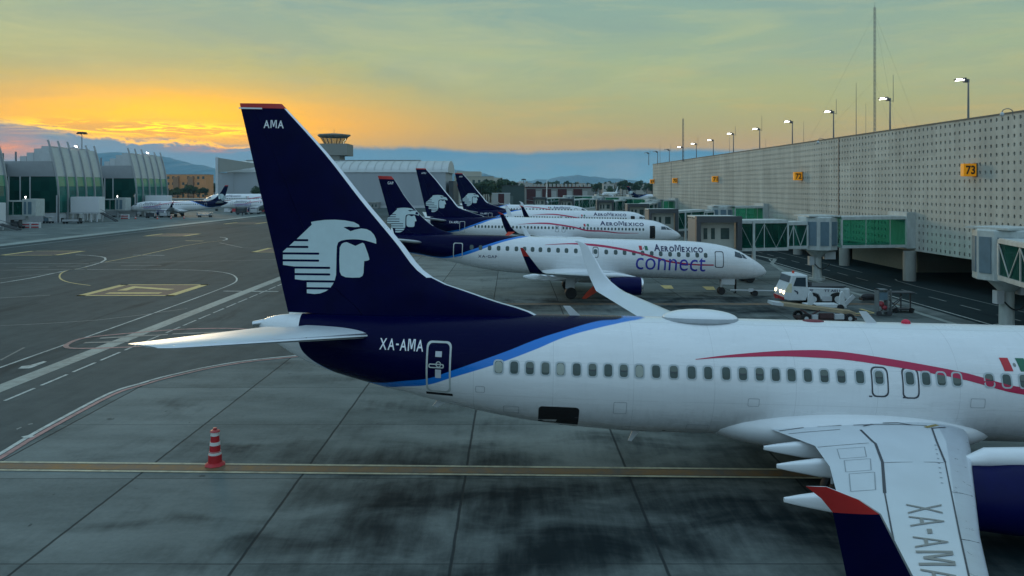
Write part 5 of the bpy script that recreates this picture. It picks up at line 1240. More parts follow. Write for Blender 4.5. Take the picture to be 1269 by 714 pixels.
def tree(px, top, Y, label, group=None, base=0):
    k = random.randrange(3); src = tree_protos[k]
    o = src if k not in used else dup(src); used.add(k); p = P(px, top, Y); s = p.z / 10.2
    o.location = (p.x, Y, base); o.scale = (s * random.uniform(.85, 1.25), s, s); o.rotation_euler = (0, 0, random.uniform(0, 6.28)); tag(o, label, 'tree', group); return o
for k in range(15): tree(592 + 40 * k / 14 + random.uniform(-2, 2), random.uniform(222, 229), random.uniform(440, 540), 'dark bushy tree in the clump between the third navy fin and the dark shed', 'trees in the clump by the dark shed')
for k in range(8): tree(206 + 48 * k / 7, random.uniform(229, 234), random.uniform(560, 600), 'low round tree in front of the orange apartment block', 'trees before the orange block')
for k in range(4): tree(256 + 10 * k, random.uniform(224, 230), random.uniform(600, 680), 'tree between the orange apartment block and the hangar post', 'trees right of the orange block')
for k in range(3): tree(318 + 60 * k, 232 + k, 335, 'small tree at the foot of the long grey hangar', 'trees by the hangar')
for k in range(60): tree(640 + 170 * k / 59 + random.uniform(-2, 2), random.uniform(223.5, 231), random.uniform(650, 1500), 'tree in the broken green line before the far hills', 'trees of the far green line')
mb = MB(); random.seed(5)
for k in range(420):
    Y = random.uniform(1500, 2600); X = random.uniform(-.5, .24) * Y; hgt = random.uniform(8, 20)
    leaves(mb, (X, Y, hgt * .5), (random.uniform(8, 20), 10, hgt * .55), 26, 3.4)
tag(mb.build('far_woods', lf[0], fixn=False), 'dark mass of far treetops along the horizon', 'woods', kind='stuff')

# ------------------------------------------------------------------ hills
def hills(name, Y, prof, depth, mt):
    px0, px1 = prof[0][0], prof[-1][0]; n = 260; rs = []; random.seed(3)
    jit = [random.uniform(-1, 1) for _ in range(n + 1)]
    mb = MB(); rows = 8; grid = []
    for i in range(n + 1):
        px = px0 + (px1 - px0) * i / n; py = lerp_tab(prof, px, 1) + 1.6 * (math.sin(px * .11 + 1) * .5 + math.sin(px * .27) * .3 + math.sin(px * .61 + 2) * .22) + .35 * jit[i]; zt = max(1, P(0, py, Y).z); X = P(px, 0, Y).x; col = []
        for j in range(rows + 1):
            t = j / rows; z = zt * math.sin(t * math.pi / 2) ** 1.2 * (1 + .12 * jit[i] * (1 - t)); col.append(Vector((X * (1 - (1 - t) * .12), Y - depth * (1 - t), z - 1)))
        grid.append(col)
    for i in range(n):
        for j in range(rows): mb.poly([grid[i][j], grid[i + 1][j], grid[i + 1][j + 1], grid[i][j + 1]])
    for i in range(n): mb.poly([grid[i][rows], grid[i + 1][rows], grid[i + 1][rows] + Vector((0, depth, -grid[i + 1][rows].z)), grid[i][rows] + Vector((0, depth, -grid[i][rows].z))])
    return tag(mb.build(name, mt, None, True, 60), kind='structure')
hm2 = M('haze tinted hill scrub', (.115, .205, .26), .95, var=.15, sc=.004)  # scrub colour blued and lightened to stand in for distance haze
hills('hill_range', 4800, [(-400, 205), (-200, 200), (0, 207), (60, 203), (110, 196), (150, 190), (175, 192), (215, 197), (262, 208), (300, 217), (330, 222), (400, 218), (440, 210), (470, 206), (500, 205), (525, 206), (560, 209), (600, 216), (620, 221), (635, 227), (650, 231)], 1600, hm2)
hills('low_hills', 4300, [(560, 231), (600, 226), (640, 225), (672, 223), (690, 219), (706, 217.5), (722, 218.5), (745, 219.5), (765, 222), (790, 225), (830, 227), (900, 229), (1300, 231)], 1200, hm2)

# ------------------------------------------------------------------ traffic cone
c = empty('traffic_cone', (G(266.5, 576.5).x, G(266.5, 576.5).y, 0))
mb = MB(); mb.lathe([(.235, .10), (.225, .38), (.205, .385), (.20, .5), (.185, .505), (.175, .73), (.165, .735), (.16, .84), (.15, .845), (.14, 1.06), (.135, 1.065), (.13, 1.17)], n=24)
mb.build('cone_body', M('cone red plastic', (.42, .012, .018), .45), c, True)
for z0, z1, r0, r1 in ((.385, .505, .213, .197), (.715, .83, .18, .168), (1.04, 1.17, .147, .134)): MB().lathe([(r0, z0), (r1, z1)], n=24).build('reflective_band', M('reflective white band', (.60, .60, .56), .5), c, True)
MB().lathe([(.34, .0), (.36, .03), (.31, .07), (.25, .12), (.2, .13)], n=8).build('cone_base', M('cone red plastic', (.42, .012, .018), .45), c, True)
MB().lathe([(.17, 1.17), (.15, 1.21), (.06, 1.24), (.07, 1.30), (.02, 1.31)], n=16).build('cone_cap', M('cone cap', (.40, .05, .05), .5), c, True)
tag(c, 'tall red and white banded traffic cone on the ochre line', 'traffic cone')

# ------------------------------------------------------------------ aircraft tow tractor
Yv = 61.8; tx0 = P(966, 0, Yv).x; tt = empty('tow_tractor', (tx0, Yv, 0)); tt.scale = (.96, .96, .95); tp = M('tractor white paint', (.60, .64, .64), .4, var=.1)
q = MB(); q.prism([(0, -1.25, .55), (0, -1.25, 1.05), (.10, -1.25, 1.30), (.45, -1.25, 2.0), (.62, -1.25, 2.62), (1.95, -1.25, 2.62), (1.98, -1.25, 1.55), (5.55, -1.25, 1.45), (5.6, -1.25, .75), (5.45, -1.25, .5), (5.2, -1.25, .5), (4.98, -1.25, .98), (4.5, -1.25, 1.13), (4.0, -1.25, .98), (3.75, -1.25, .5), (3.1, -1.25, .5), (2.9, -1.25, .95), (2.45, -1.25, 1.1), (2.0, -1.25, .95), (1.8, -1.25, .42), (.3, -1.25, .42)], (0, 2.5, 0)); bevel(q.build('body', tp, tt), .05, 1)
q = MB(); q.prism([(.72, -1.27, 1.68), (.98, -1.27, 2.42), (1.78, -1.27, 2.42), (1.8, -1.27, 1.62)], (0, .03, 0)); q.build('side_window', cockpit, tt)
q = MB(); q.add([(.42, -1.1, 1.98), (.42, 1.1, 1.98), (.585, 1.1, 2.52), (.585, -1.1, 2.52)], [(0, 1, 2, 3)]); q.v = [v + Vector((-.03, 0, 0)) for v in q.v]; q.build('windscreen', cockpit, tt)
q = MB(); q.prism([(.02, -1.264, 1.15), (.09, -1.264, 1.40), (.36, -1.264, 1.93), (.62, -1.264, 1.86), (.58, -1.264, 1.1)], (0, .012, 0)); q.build('front_panel', M('warm lit cream', (.66, .62, .42), .35), tt)  # warm light on the tractor front put into the panel colour
for y in (-.95, -.2, .95): MB().cyl((-.03, y, 1.1), (.05, y, 1.1), .15, n=12).build('headlight', lampo, tt)
for x in (2.45, 4.5):
    for y in (-1.12, 1.12): o = MB().lathe([(.25, -.16), (.5, -.16), (.55, -.08), (.55, .08), (.5, .16), (.25, .16)], (x, y, .55), 22, 'y').build('wheel', dark, tt, True); MB().lathe([(.02, -.17), (.27, -.18), (.27, .18), (.02, .17)], (x, y, .55), 16, 'y').build('hub', tp, o, True)
q = MB(); q.b2(3.2, 4.0, -1.3, -1.1, .38, .8); q.build('step_box', greyp, tt)
q = MB(); q.b2(2.1, 5.3, -1.15, 1.15, 1.53, 1.66); q.b2(2.2, 2.4, -1, 1, 1.66, 2.0); q.build('deck', darkg, tt)
q = MB(); q.b2(-.12, 0, -1.1, 1.1, .45, .7); q.cyl((-.4, 0, .5), (0, 0, .5), .07); q.build('bumper', M('bumper red', (.32, .02, .02), .5), tt); q = MB(); q.cyl((1.3, .3, 2.62), (1.3, .3, 2.82), .1); q.build('beacon', orangered, tt)
n_ = MB()
for r in fit(text2d('TT A011', 1, bold=.02), 3.35, 4.7, 1.17, 1.38): n_.poly([(p[0], -1.262, p[1]) for p in r])
for r in fit(text2d('SF', 1, bold=.02), 2.12, 2.42, 1.2, 1.42): n_.poly([(p[0], -1.262, p[1]) for p in r])
n_.build('number_lettering', textn, tt, fixn=False)
q = MB(); q.box((.98, -1.268, 1.2), (.40, .012, .09), ry=R(35)); q.box((1.06, -1.268, 1.12), (.10, .012, .28), ry=R(-15)); q.build('door_crest', M('dull navy crest', (.03, .05, .10), .5), tt)
tag(tt, 'white aircraft tow tractor with lit headlamps facing the nose of the jet lettered XA-GAP', 'tow tractor')
# small low cradle in front of it
gc = empty('wheel_cradle', (P(997, 0, 58.5).x, 58.5, 0)); q = MB(); q.b2(0, 3.1, -.5, .5, .25, .5); q.build('cradle_beam', tp, gc)
for x in (.28, 2.75): q = MB(); q.prism([(x - .24, -.55, .3), (x + .24, -.55, .3), (x + .2, -.55, 1.25), (x + .06, -.55, 1.55), (x - .14, -.55, 1.5), (x - .24, -.55, 1.1)], (0, .12, 0)); bevel(q.build('wheel_arch', tp, gc), .04, 1)
q = MB(); q.bar((3.1, -.3, .5), (3.75, -.3, 1.15), .1, .3); q.build('ramp', greyp, gc)
for x in (.5, 2.6): MB().lathe([(.1, -.6), (.26, -.6), (.26, .6), (.1, .6)], (x, 0, .26), 14, 'y').build('wheel', dark, gc)
tag(gc, 'low white wheeled cradle standing right in front of the tow tractor', 'cradle')
# belt loader nearer the camera
Yb = 53.4; bl = empty('belt_loader', (P(961, 0, Yb).x, Yb, 0)); wood = M('worn belt tan', (.30, .22, .12), .8, var=.3)
q = MB(); q.bar((.1, -.45, 1.34), (5.55, -.45, .66), .08, .22); q.bar((.1, .45, 1.34), (5.55, .45, .66), .08, .22); q.build('conveyor_frame', M('tan frame', (.34, .27, .17), .6), bl)
q = MB(); q.bar((.1, 0, 1.40), (5.55, 0, .72), .8, .06); q.build('belt', wood, bl); q = MB(); q.box((0, 0, 1.34), (.8, 1.0, .22), ry=R(7)); q.build('conveyor_tip', greyp, bl)
q = MB(); q.b2(1.5, 5.6, -.6, .6, .22, .36); q.b2(2.9, 3.9, -.7, -.5, .36, .7); q.bar((1.9, -.5, .3), (3.0, -.5, .9), .09); q.bar((1.6, -.55, .95), (2.5, -.55, .4), .12); q.build('chassis', M('dull red chassis', (.07, .035, .035), .6), bl)
MB().b2(3.95, 4.6, -.82, -.5, .3, .66).build('engine_box', greyp, bl); MB().b2(2.35, 2.75, -.8, -.5, .3, .6).build('engine_box', greyp, bl)
for x in (1.9, 5.0):
    for y in (-.75, .75): o = MB().lathe([(.12, -.12), (.34, -.12), (.36, 0), (.34, .12), (.12, .12)], (x, y, .36), 18, 'y').build('wheel', dark, bl, True); MB().lathe([(.01, -.13), (.15, -.13), (.15, .13), (.01, .13)], (x, y, .36), 12, 'y').build('hub', greyp, o)
tag(bl, 'belt loader with tan conveyor resting low between the nearest airliner and the tow tractor', 'belt loader')
# tow bar and chocks
tbm = empty('tow_bar', (P(905, 0, 66.5).x, 66.5, 0)); q = MB(); q.cyl((0, 0, .45), (4.0, -.6, .45), .06); q.b2(1.6, 2.0, -.4, -.1, .35, .6); q.build('bar', greyp, tbm)
for x in (2.05,): 
    for y in (-.55, .05): MB().cyl((x, y - .07, .25), (x, y + .07, .25), .25, n=14).build('wheel', dark, tbm)
tag(tbm, 'tow bar on small wheels between the nose wheel and the tow tractor', 'tow bar')
gp_ = empty('covered_trolley', (P(1077, 0, 62.5).x, 62.5, 0)); q = MB(); q.ell((0, 0, .42), (.68, .4, .3), 14, 8); q.b2(-.7, .7, -.35, .35, .15, .35); q.build('cover', dark, gp_); tag(gp_, 'low black covered lump on the apron right of the tow tractor', 'covered trolley')
# lectern-like service stand with hoses and a tall canopy frame
st_ = empty('service_stand', (P(1095, 0, 56).x, 56, 0)); q = MB(); q.b2(-.55, -.47, -.3, .3, 0, 2.0); q.b2(.15, .23, -.3, .3, 0, 2.0); q.b2(-.55, .23, -.3, .3, 1.92, 2.0); q.b2(-.5, .2, -.28, .28, .3, .36); q.b2(.5, .58, -.1, .1, 0, 1.95); q.build('stand_frame', M('tarnished steel', (.16, .18, .18), .6), st_)
q = MB(); q.b2(-.45, .15, -.3, .25, 1.2, 1.75); q.build('stand_panel', steelg, st_); q = MB(); q.ell((-.3, -.2, .9), (.24, .2, .22), 10, 6); q.ell((-.05, -.2, .62), (.22, .2, .18), 10, 6); q.build('hose_reel', M('red hose', (.30, .04, .05), .6), st_)
q = MB(); 
for a, b in (((.3, 0, .3), (1.3, 0, 1.2)), ((.4, 0, 1.2), (1.2, 0, .4)), ((.6, 0, .8), (1.4, 0, 1.4)), ((-.5, -.1, .1), (.3, -.1, .9))): q.bar(a, b, .06)
for x in (-.5, .3): q.cyl((x, -.35, .2), (x, -.25, .2), .2, n=12)
q.build('linkage', darkg, st_); tag(st_, 'upright grey service stand with red hoses on the apron right of the belt loader', 'service stand')
cf = empty('canopy_cart', (P(1116, 0, 57.5).x, 57.5, 0)); q = MB(); q.b2(-.95, .9, -.5, .5, 1.5, 1.58); q.b2(-.02, .06, -.04, .04, 0, 1.5); q.b2(.72, .8, -.04, .04, 0, 1.5); q.b2(-.9, .85, -.45, .45, .2, .32); q.build('cart_frame', darkg, cf)
for x in (-.6, .6): MB().cyl((x, -.5, .2), (x, -.4, .2), .2, n=12).build('wheel', dark, cf)
tag(cf, 'dark cart with a flat grey canopy right of the upright service stand', 'cart')

# ------------------------------------------------------------------ left apron equipment
barR = M('barrier red', (.45, .04, .05), .6); barW = M('barrier white', (.60, .60, .60), .6)
for k in range(10):
    o = empty('striped_barrier', (P(282 + 9.5 * k, 0, 292).x, 292, 0)); MB().prism([(-1.3, -.3, 0), (1.3, -.3, 0), (1.3, -.15, .9), (1.3, .15, .9), (1.3, .3, 0), (-1.3, .3, 0)][:2] + [(1.3, -.1, 1.3), (-1.3, -.1, 1.3)], (0, .4, 0)).build('barrier_block', barR if k % 2 else barW, o)
    tag(o, ('red' if k % 2 else 'white') + ' block of the red and white barrier row behind the docked regional jet', 'barrier', 'red blocks of the barrier row' if k % 2 else 'white blocks of the barrier row')
def rack(px, Y, label):
    o = empty('barrier_rack', (P(px, 0, Y).x, Y, 0))
    for k in range(4): MB().b2(-1.1, 1.1, -.4, .4, .1 + .32 * k, .34 + .32 * k).build('barrier_plank', barR if k % 2 == 0 else barW, o)
    MB().b2(-1.2, -1.1, -.4, .4, 0, 1.4).b2(1.1, 1.2, -.4, .4, 0, 1.4).build('rack_post', greyp, o); return tag(o, label, 'barrier rack')
rack(32, 175, 'left stack of red and white planks before the curved terminal'); rack(43.5, 175.5, 'right stack of red and white planks before the curved terminal'); rack(155, 226, 'low red and white stack below the docked jet bridge at the left terminal')
def cart(px, Y, label, L=3.6, hgt=1.6, mt=None, canopy=True):
    o = empty('baggage_cart', (P(px, 0, Y).x, Y, 0)); MB().b2(-L / 2, L / 2, -.7, .7, .45, .6).build('deck', darkg, o)
    MB().b2(-L / 2 + .3, L / 2 - .9, -.6, .6, .6, hgt).build('load', mt or steelg, o)
    q = MB(); q.b2(L / 2 - .7, L / 2 - .6, -.6, .6, .6, hgt + .3); q.b2(-L / 2, L / 2, -.7, .7, hgt + .3, hgt + .38); q.b2(-L / 2, -L / 2 + .08, -.6, .6, .6, hgt + .3); q.build('canopy', greyp if canopy else darkg, o)
    for x in (-L * .35, L * .35):
        for y in (-.65, .65): MB().cyl((x, y - .1, .3), (x, y + .1, .3), .3, n=10).build('wheel', dark, o)
    return tag(o, label, 'baggage cart')
cart(188, 232, 'dark baggage cart under the wing of the docked regional jet', mt=darkg); cart(205, 236, 'pale topped baggage cart near the tail of the docked regional jet', mt=greyp); cart(254, 240, 'long white cart behind the tail of the docked regional jet', 5, 1.0, greyp); cart(300, 262, 'dark baggage cart beside the big navy fin on the far apron', 4.2, 2.2, darkg, False); cart(316, 266, 'white baggage cart beside the big navy fin on the far apron', 3.6, 2.0, greyp)
cart(90, 197, 'long low cart in front of the middle curved pavilion', 5.5, 1.1, greyp, False); cart(22, 173, 'dark baggage cart left of the stacked planks', 2.6, 1.7, darkg, False); cart(60, 198, 'small grey cart by the plinth of the middle curved pavilion', 2.2, 1.5, steelg)
for k, (px, Y) in enumerate(((168, 226), (212, 228), (228, 229), (195, 225))):
    o = empty('traffic_cone', (P(px, 0, Y).x, Y, 0)); MB().lathe([(.25, .04), (.06, .9)], n=10).build('cone_body', orangered, o, True); MB().b2(-.3, .3, -.3, .3, 0, .05).build('cone_base', dark, o); MB().lathe([(.19, .38), (.13, .6)], n=10).build('reflective_band', barW, o); tag(o, 'small orange cone set out around the docked regional jet', 'traffic cone', 'small cones around the docked jet')
vn = empty('service_van', (P(436, 0, 318).x, 318, 0)); bevel(MB().prism([(-2.6, -1, .4), (-2.6, -1, 2.4), (1.4, -1, 2.4), (2.2, -1, 1.5), (2.6, -1, 1.3), (2.6, -1, .4)], (0, 2, 0)).build('body', greyp, vn), .06); MB().b2(-2.2, 1.2, -1.03, -1.005, 1.5, 2.1).build('side_window', cockpit, vn)
for x in (-1.7, 1.7):
    for y in (-.9, .9): MB().cyl((x, y - .12, .38), (x, y + .12, .38), .38, n=12).build('wheel', dark, vn)
tag(vn, 'grey van parked at the foot of the hangar, left of the XA-GAP fin', 'van')

# ------------------------------------------------------------------ people
def person(loc, h, rz, label, col, trs, arms=((.28, .05, .95), (-.28, .05, .95)), vest=None):
    """one continuous body grown from a jointed skeleton, clothing colours by height; standing with feet apart"""
    J = {'pel': (0, 0, .98, .125), 'ch': (0, .01, 1.30, .15), 'nk': (0, 0, 1.50, .06), 'hd': (0, .015, 1.60, .085), 'tp': (0, .01, 1.72, .075), 'sl': (.18, 0, 1.43, .065), 'sr': (-.18, 0, 1.43, .065), 'el': (.25, -.02, 1.17, .045), 'er': (-.25, -.02, 1.17, .045), 'hl': (*arms[0], .032), 'hr': (*arms[1], .032), 'kl': (.12, .03, .52, .07), 'kr': (-.10, -.02, .52, .07), 'al': (.14, 0, .09, .045), 'ar': (-.11, -.04, .09, .045), 'fl': (.15, .17, .04, .035), 'fr': (-.12, .13, .04, .035), 'gl': (.10, 0, .86, .10), 'gr': (-.10, 0, .86, .10)}
    ks = list(J); E = [('pel', 'ch'), ('ch', 'nk'), ('nk', 'hd'), ('hd', 'tp'), ('ch', 'sl'), ('ch', 'sr'), ('sl', 'el'), ('sr', 'er'), ('el', 'hl'), ('er', 'hr'), ('pel', 'gl'), ('pel', 'gr'), ('gl', 'kl'), ('gr', 'kr'), ('kl', 'al'), ('kr', 'ar'), ('al', 'fl'), ('ar', 'fr')]
    me = bpy.data.meshes.new('person'); me.from_pydata([J[k][:3] for k in ks], [(ks.index(a), ks.index(b)) for a, b in E], []); o = bpy.data.objects.new('person', me); COL.objects.link(o)
    md = o.modifiers.new('s', 'SKIN'); 
    for i, k in enumerate(ks): me.skin_vertices[0].data[i].radius = (J[k][3], J[k][3] * .8)
    me.skin_vertices[0].data[0].use_root = True; o.modifiers.new('u', 'SUBSURF').levels = 1
    dg = bpy.context.evaluated_depsgraph_get(); dg.update(); m2 = bpy.data.meshes.new_from_object(o.evaluated_get(dg)); o.modifiers.clear(); o.data = m2
    ms = [col, trs, M('skin tone', (.25, .13, .08), .6), M('dark hair', (.01, .008, .006), .8), dark]; m2.materials.clear(); [m2.materials.append(m) for m in ms]
    for p in m2.polygons:
        z = p.center.z; x = abs(p.center.x); p.use_smooth = True
        p.material_index = 4 if z < .11 else (1 if z < .98 and x < .215 else (2 if (z > 1.5 or (x > .2 and z < 1.02)) else 0))
        if z > 1.655 or (z > 1.58 and p.center.y < -.03): p.material_index = 3
    o.location = loc; o.rotation_euler = (0, 0, rz); o.scale = (h / 1.78,) * 3
    return tag(o, label, 'person')
dkc = M('dark work jacket', (.012, .014, .02), .85); dkt = M('dark trousers', (.012, .012, .015), .9); hv = M('orange work vest', (.55, .12, .02), .8)
p = G(906.5, 361.5); person((p.x, p.y - 1.2, 0), 1.78, R(75), 'person in dark clothes standing beside the nose wheel of the jet lettered XA-GAP', dkc, dkt, ((.22, .2, 1.0), (-.3, .05, .95)))
person((P(300.5, 0, 246).x, 246, 0), 1.75, R(200), 'person in dark clothes standing on the far apron beside the big navy fin', dkc, dkt)
person((P(193, 0, 229).x, 229, 0), 1.75, R(120), 'person in an orange vest under the nose of the docked regional jet', hv, dkt)
# ------------------------------------------------------------------ sky, sun, air, camera
w = bpy.data.worlds.new('World'); scene.world = w; w.use_nodes = True; nt = w.node_tree; bg = nt.nodes['Background']
SUN_AZ, SUN_EL = -27.0, 6.0          # degrees to the left of the view, above the horizon
tc = N(nt, 'ShaderNodeTexCoord'); V = tc.outputs['Generated']; X, Y_, Z = sepxyz(nt, V)
sky = N(nt, 'ShaderNodeTexSky'); sky.sky_type = 'NISHITA'; sky.sun_disc = False; sky.sun_elevation = R(SUN_EL); sky.sun_rotation = R(SUN_AZ); sky.air_density = 1.5; sky.dust_density = 3
hyp = mathn(nt, 'SQRT', mathn(nt, 'ADD', mathn(nt, 'MULTIPLY', X, X), mathn(nt, 'MULTIPLY', Y_, Y_)))
el = mathn(nt, 'DIVIDE', Z, mathn(nt, 'MAXIMUM', hyp, .001))       # tangent of elevation
az = mathn(nt, 'ARCTAN2', X, Y_)
def ramp(fac, stops):
    n = N(nt, 'ShaderNodeValToRGB'); nt.links.new(fac, n.inputs[0]); e = n.color_ramp.elements
    e[0].position = stops[0][0]; e[0].color = (*stops[0][1], 1); e[1].position = stops[-1][0]; e[1].color = (*stops[-1][1], 1)
    for p, c in stops[1:-1]: q = e.new(p); q.color = (*c, 1)
    return n.outputs[0]
ele = rng(nt, el, 0, .5)
west = ramp(ele, [(0, (.42, .31, .15)), (.12, (.44, .34, .14)), (.22, (.38, .39, .18)), (.34, (.33, .41, .24)), (.46, (.25, .37, .29)), (.62, (.19, .33, .33)), (1, (.15, .29, .35))])
east = ramp(ele, [(0, (.26, .41, .48)), (.2, (.31, .49, .62)), (.6, (.37, .60, .82)), (1, (.40, .64, .90))])
top = (.42, .68, .98)
side = rng(nt, Y_, -.25, .55, 0, 1, True)
base = mixc(nt, side, east, west)
base = mixc(nt, rng(nt, el, .45, 1.6, 0, 1, True), base, top)
# glow round the hidden sun
sa = R(-23.5); da = mathn(nt, 'MULTIPLY', mathn(nt, 'SUBTRACT', az, sa), 1.0)
def gau(ax, ay, e0, a0=None):
    d1 = mathn(nt, 'DIVIDE', mathn(nt, 'SUBTRACT', az, a0 if a0 is not None else sa), ax); d2 = mathn(nt, 'DIVIDE', mathn(nt, 'SUBTRACT', el, e0), ay)
    return mathn(nt, 'POWER', 2.718, mathn(nt, 'MULTIPLY', mathn(nt, 'ADD', mathn(nt, 'MULTIPLY', d1, d1), mathn(nt, 'MULTIPLY', d2, d2)), -1.0))
cm = N(nt, 'ShaderNodeMapping'); cv = N(nt, 'ShaderNodeCombineXYZ'); nt.links.new(az, cv.inputs[0]); nt.links.new(el, cv.inputs[1]); AE = cv.outputs[0]
def nz(sx, sy, det=6, rough=.6, dist=0.0, off=0.0):
    m = N(nt, 'ShaderNodeMapping'); nt.links.new(AE, m.inputs[0]); m.inputs['Scale'].default_value = (sx, sy, 1); m.inputs['Location'].default_value = (off, off * .7, off)
    return noise(nt, m.outputs[0], 1.0, det, rough, dist)
ycol = mixc(nt, mathn(nt, 'MULTIPLY', gau(.26, .085, .085), .52), base, (.68, .47, .05))
ycol = mixc(nt, mathn(nt, 'MULTIPLY', gau(.25, .040, .078), .96), ycol, (1.15, .45, .0))
ycol = mixc(nt, mathn(nt, 'MULTIPLY', gau(.15, .026, .088, R(-25)), .9), ycol, (1.4, .66, .0))
# high thin cloud veil over the whole sunset side
veil = rng(nt, nz(3.2, 13, 6, .62, .5), .40, .68)
ycol = mixc(nt, mathn(nt, 'MULTIPLY', mathn(nt, 'MULTIPLY', veil, rng(nt, el, .09, .17, .15, 1)), .55), ycol, (.20, .31, .30))
v3 = rng(nt, nz(4.0, 24, 7, .66, .6, 21), .46, .70); ycol = mixc(nt, mathn(nt, 'MULTIPLY', mathn(nt, 'MULTIPLY', v3, rng(nt, el, .09, .15, 0, 1)), .34), ycol, (.56, .54, .24))
v2 = rng(nt, nz(5.5, 40, 6, .65, .4, 3.1), .5, .72); ycol = mixc(nt, mathn(nt, 'MULTIPLY', v2, mathn(nt, 'MULTIPLY', rng(nt, el, .2, .08, 0, 1), .5)), ycol, (.62, .40, .12))
# pink orange edge above the low bank on the right
edge_n = mathn(nt, 'MULTIPLY', mathn(nt, 'SUBTRACT', nz(7, 9, 6, .65, .3, 1.3), .5), .026)
bank_h = N(nt, 'ShaderNodeFloatCurve'); nt.links.new(rng(nt, az, -.75, .45), bank_h.inputs[1]); cc = bank_h.mapping.curves[0]
def bp(px, py): return ((math.atan((px - CX) / FP) + .75) / 1.2, (HZ - py) / FP / math.sqrt(1 + ((px - CX) / FP) ** 2) * 5)
pts_ = [(-40, 150), (0, 149), (40, 152), (75, 158), (130, 170), (200, 174), (262, 180), (340, 184), (430, 186), (480, 184), (520, 185), (600, 190), (700, 187), (800, 184), (900, 186), (1000, 186)]
pp = [bp(*p) for p in pts_]; cc.points[0].location = (0, pp[0][1]); cc.points[1].location = (1, pp[-1][1])
for p in pp[1:-1]: cc.points.new(*p)
bank_h.mapping.update()
hb = mathn(nt, 'ADD', mathn(nt, 'DIVIDE', bank_h.outputs[0], 5.0), edge_n)
dif = mathn(nt, 'SUBTRACT', el, hb)
bank = rng(nt, dif, -.004, .005, 1, 0, True)
pink = mathn(nt, 'MULTIPLY', rng(nt, dif, .034, .0, 0, .42, True), rng(nt, az, -.25, .0)); ycol = mixc(nt, pink, ycol, (.55, .31, .15))
bcol = ramp(rng(nt, el, 0, .11), [(0, (.16, .32, .42)), (.4, (.09, .25, .39)), (.75, (.085, .20, .30)), (1, (.12, .19, .24))])
bcol = mixc(nt, mathn(nt, 'MULTIPLY', rng(nt, nz(4, 22, 5, .6, .2, 7), .42, .66), .4), bcol, (.17, .25, .29))
bankf = mathn(nt, 'MULTIPLY', bank, rng(nt, Y_, .1, .5))
# gold lining and glowing patches inside the bank on the left
lin = mathn(nt, 'MULTIPLY', mathn(nt, 'MULTIPLY', rng(nt, mathn(nt, 'ABSOLUTE', mathn(nt, 'ADD', dif, mathn(nt, 'MULTIPLY', mathn(nt, 'SUBTRACT', nz(14, 30, 4, .7, .4, 2), .45), .035))), .0035, .0, 0, 1), rng(nt, az, -.57, -.50)), rng(nt, az, -.30, -.36))
str_ = mathn(nt, 'MULTIPLY', rng(nt, nz(15, 150, 6, .66, 1.0, 5), .49, .56), gau(.12, .0072, .0715, R(-26.2)))
pat = mathn(nt, 'MULTIPLY', rng(nt, nz(7, 26, 5, .6, .2, 9), .36, .60), gau(.036, .015, .047, R(-34.0)))
pat2 = mathn(nt, 'MULTIPLY', rng(nt, nz(7, 70, 5, .6, .2, 4), .42, .6), gau(.05, .0035, .0465, R(-22)))
ycol = mixc(nt, mathn(nt, 'MULTIPLY', gau(.125, .0100, .0715, R(-26.5)), .40), ycol, (.50, .25, .075))
c = mixc(nt, bankf, ycol, bcol)
c = mixc(nt, mathn(nt, 'MULTIPLY', lin, .9), c, (1.6, .75, .0))
c = mixc(nt, mathn(nt, 'MINIMUM', mathn(nt, 'MULTIPLY', str_, 1.8), 1.0), c, (1.7, .98, .0))
c = mixc(nt, mathn(nt, 'MULTIPLY', mathn(nt, 'MINIMUM', mathn(nt, 'MULTIPLY', pat, 1.3), 1.0), .9), c, (.98, .30, .09)); c = mixc(nt, pat2, c, (.80, .24, .06))
pz = mathn(nt, 'MULTIPLY', rng(nt, nz(9, 60, 4, .6, .2, 12), .5, .66), gau(.05, .008, .031, R(-.5))); c = mixc(nt, mathn(nt, 'MULTIPLY', mathn(nt, 'MULTIPLY', rng(nt, nz(5, 34, 6, .65, .5, 31), .50, .72), rng(nt, el, .062, .03, 0, .5)), rng(nt, az, -.2, -.05)), c, (.30, .33, .37))
c = mixc(nt, mathn(nt, 'MULTIPLY', pz, .5), c, (.33, .27, .28))
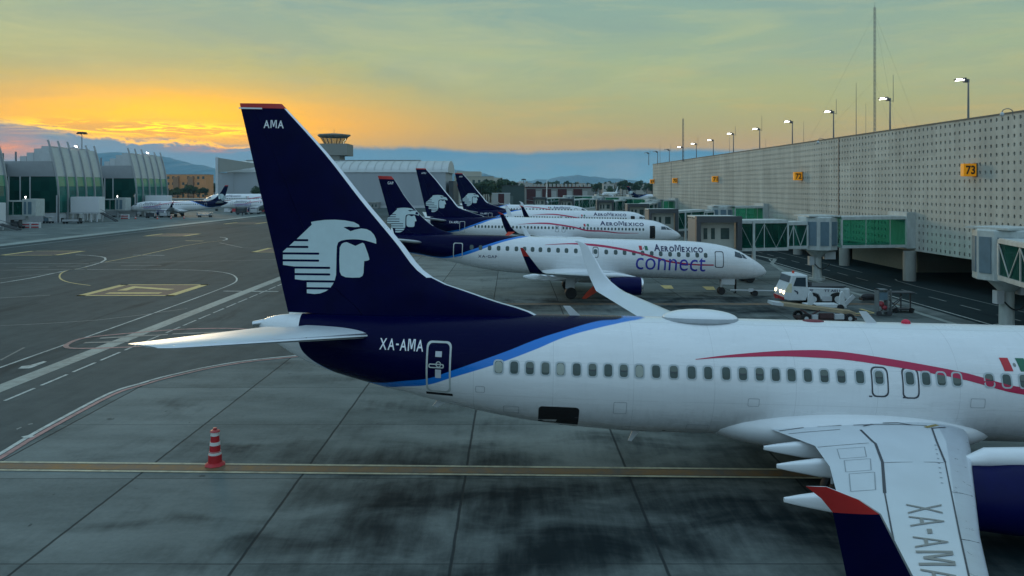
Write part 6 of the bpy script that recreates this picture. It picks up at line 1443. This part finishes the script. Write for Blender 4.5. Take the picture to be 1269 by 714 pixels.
# part of the light comes straight from the sky model
sk = N(nt, 'ShaderNodeVectorMath', operation='SCALE'); nt.links.new(sky.outputs[0], sk.inputs[0]); sk.inputs[3].default_value = .03
skm = mixc(nt, .05, c, sk.outputs[0])
sc_ = N(nt, 'ShaderNodeVectorMath', operation='SCALE'); nt.links.new(skm, sc_.inputs[0]); sc_.inputs[3].default_value = 10.0
nt.links.new(sc_.outputs[0], bg.inputs[0]); bg.inputs[1].default_value = .10

sl_ = bpy.data.lights.new('sun', 'SUN'); sl_.energy = .7; sl_.angle = R(12); sl_.color = (1, .78, .48); so_ = bpy.data.objects.new('sun', sl_); COL.objects.link(so_)
dv = Vector((math.sin(R(SUN_AZ)) * math.cos(R(SUN_EL)), math.cos(R(SUN_AZ)) * math.cos(R(SUN_EL)), math.sin(R(SUN_EL)))); so_.rotation_euler = dv.to_track_quat('Z', 'Y').to_euler(); so_.location = (0, 0, 60)

hz = MB().b2(-6500, 6500, -60, 6600, -3, 262).build('haze', []); tag(hz, 'thin bluish evening air over the field', 'haze', kind='stuff')
m = bpy.data.materials.new('haze air'); m.use_nodes = True; n = m.node_tree; n.nodes.remove(n.nodes['Principled BSDF']); pv = n.nodes.new('ShaderNodeVolumePrincipled'); pv.inputs['Color'].default_value = (.35, .78, 1.0, 1); pv.inputs['Density'].default_value = .00007; pv.inputs['Anisotropy'].default_value = 0
n.links.new(pv.outputs[0], n.nodes['Material Output'].inputs['Volume']); hz.data.materials.append(m)

cd = bpy.data.cameras.new('camera'); co_ = bpy.data.objects.new('camera', cd); COL.objects.link(co_); co_.location = (0, 0, CH); co_.rotation_euler = (R(90), 0, 0)
cd.sensor_width = 36; cd.lens = 36 * FP / 1269; cd.shift_y = -(357 - HZ) / 1269; cd.clip_start = .1; cd.clip_end = 40000; scene.camera = co_
scene.view_settings.view_transform = 'Standard'; scene.view_settings.look = 'None'; scene.view_settings.exposure = .3; scene.view_settings.gamma = 1
scene.render.engine = 'CYCLES'; scene.cycles.use_denoising = True; scene.cycles.max_bounces = 6; scene.cycles.transparent_max_bounces = 12; scene.cycles.volume_bounces = 0; scene.cycles.sample_clamp_indirect = 4
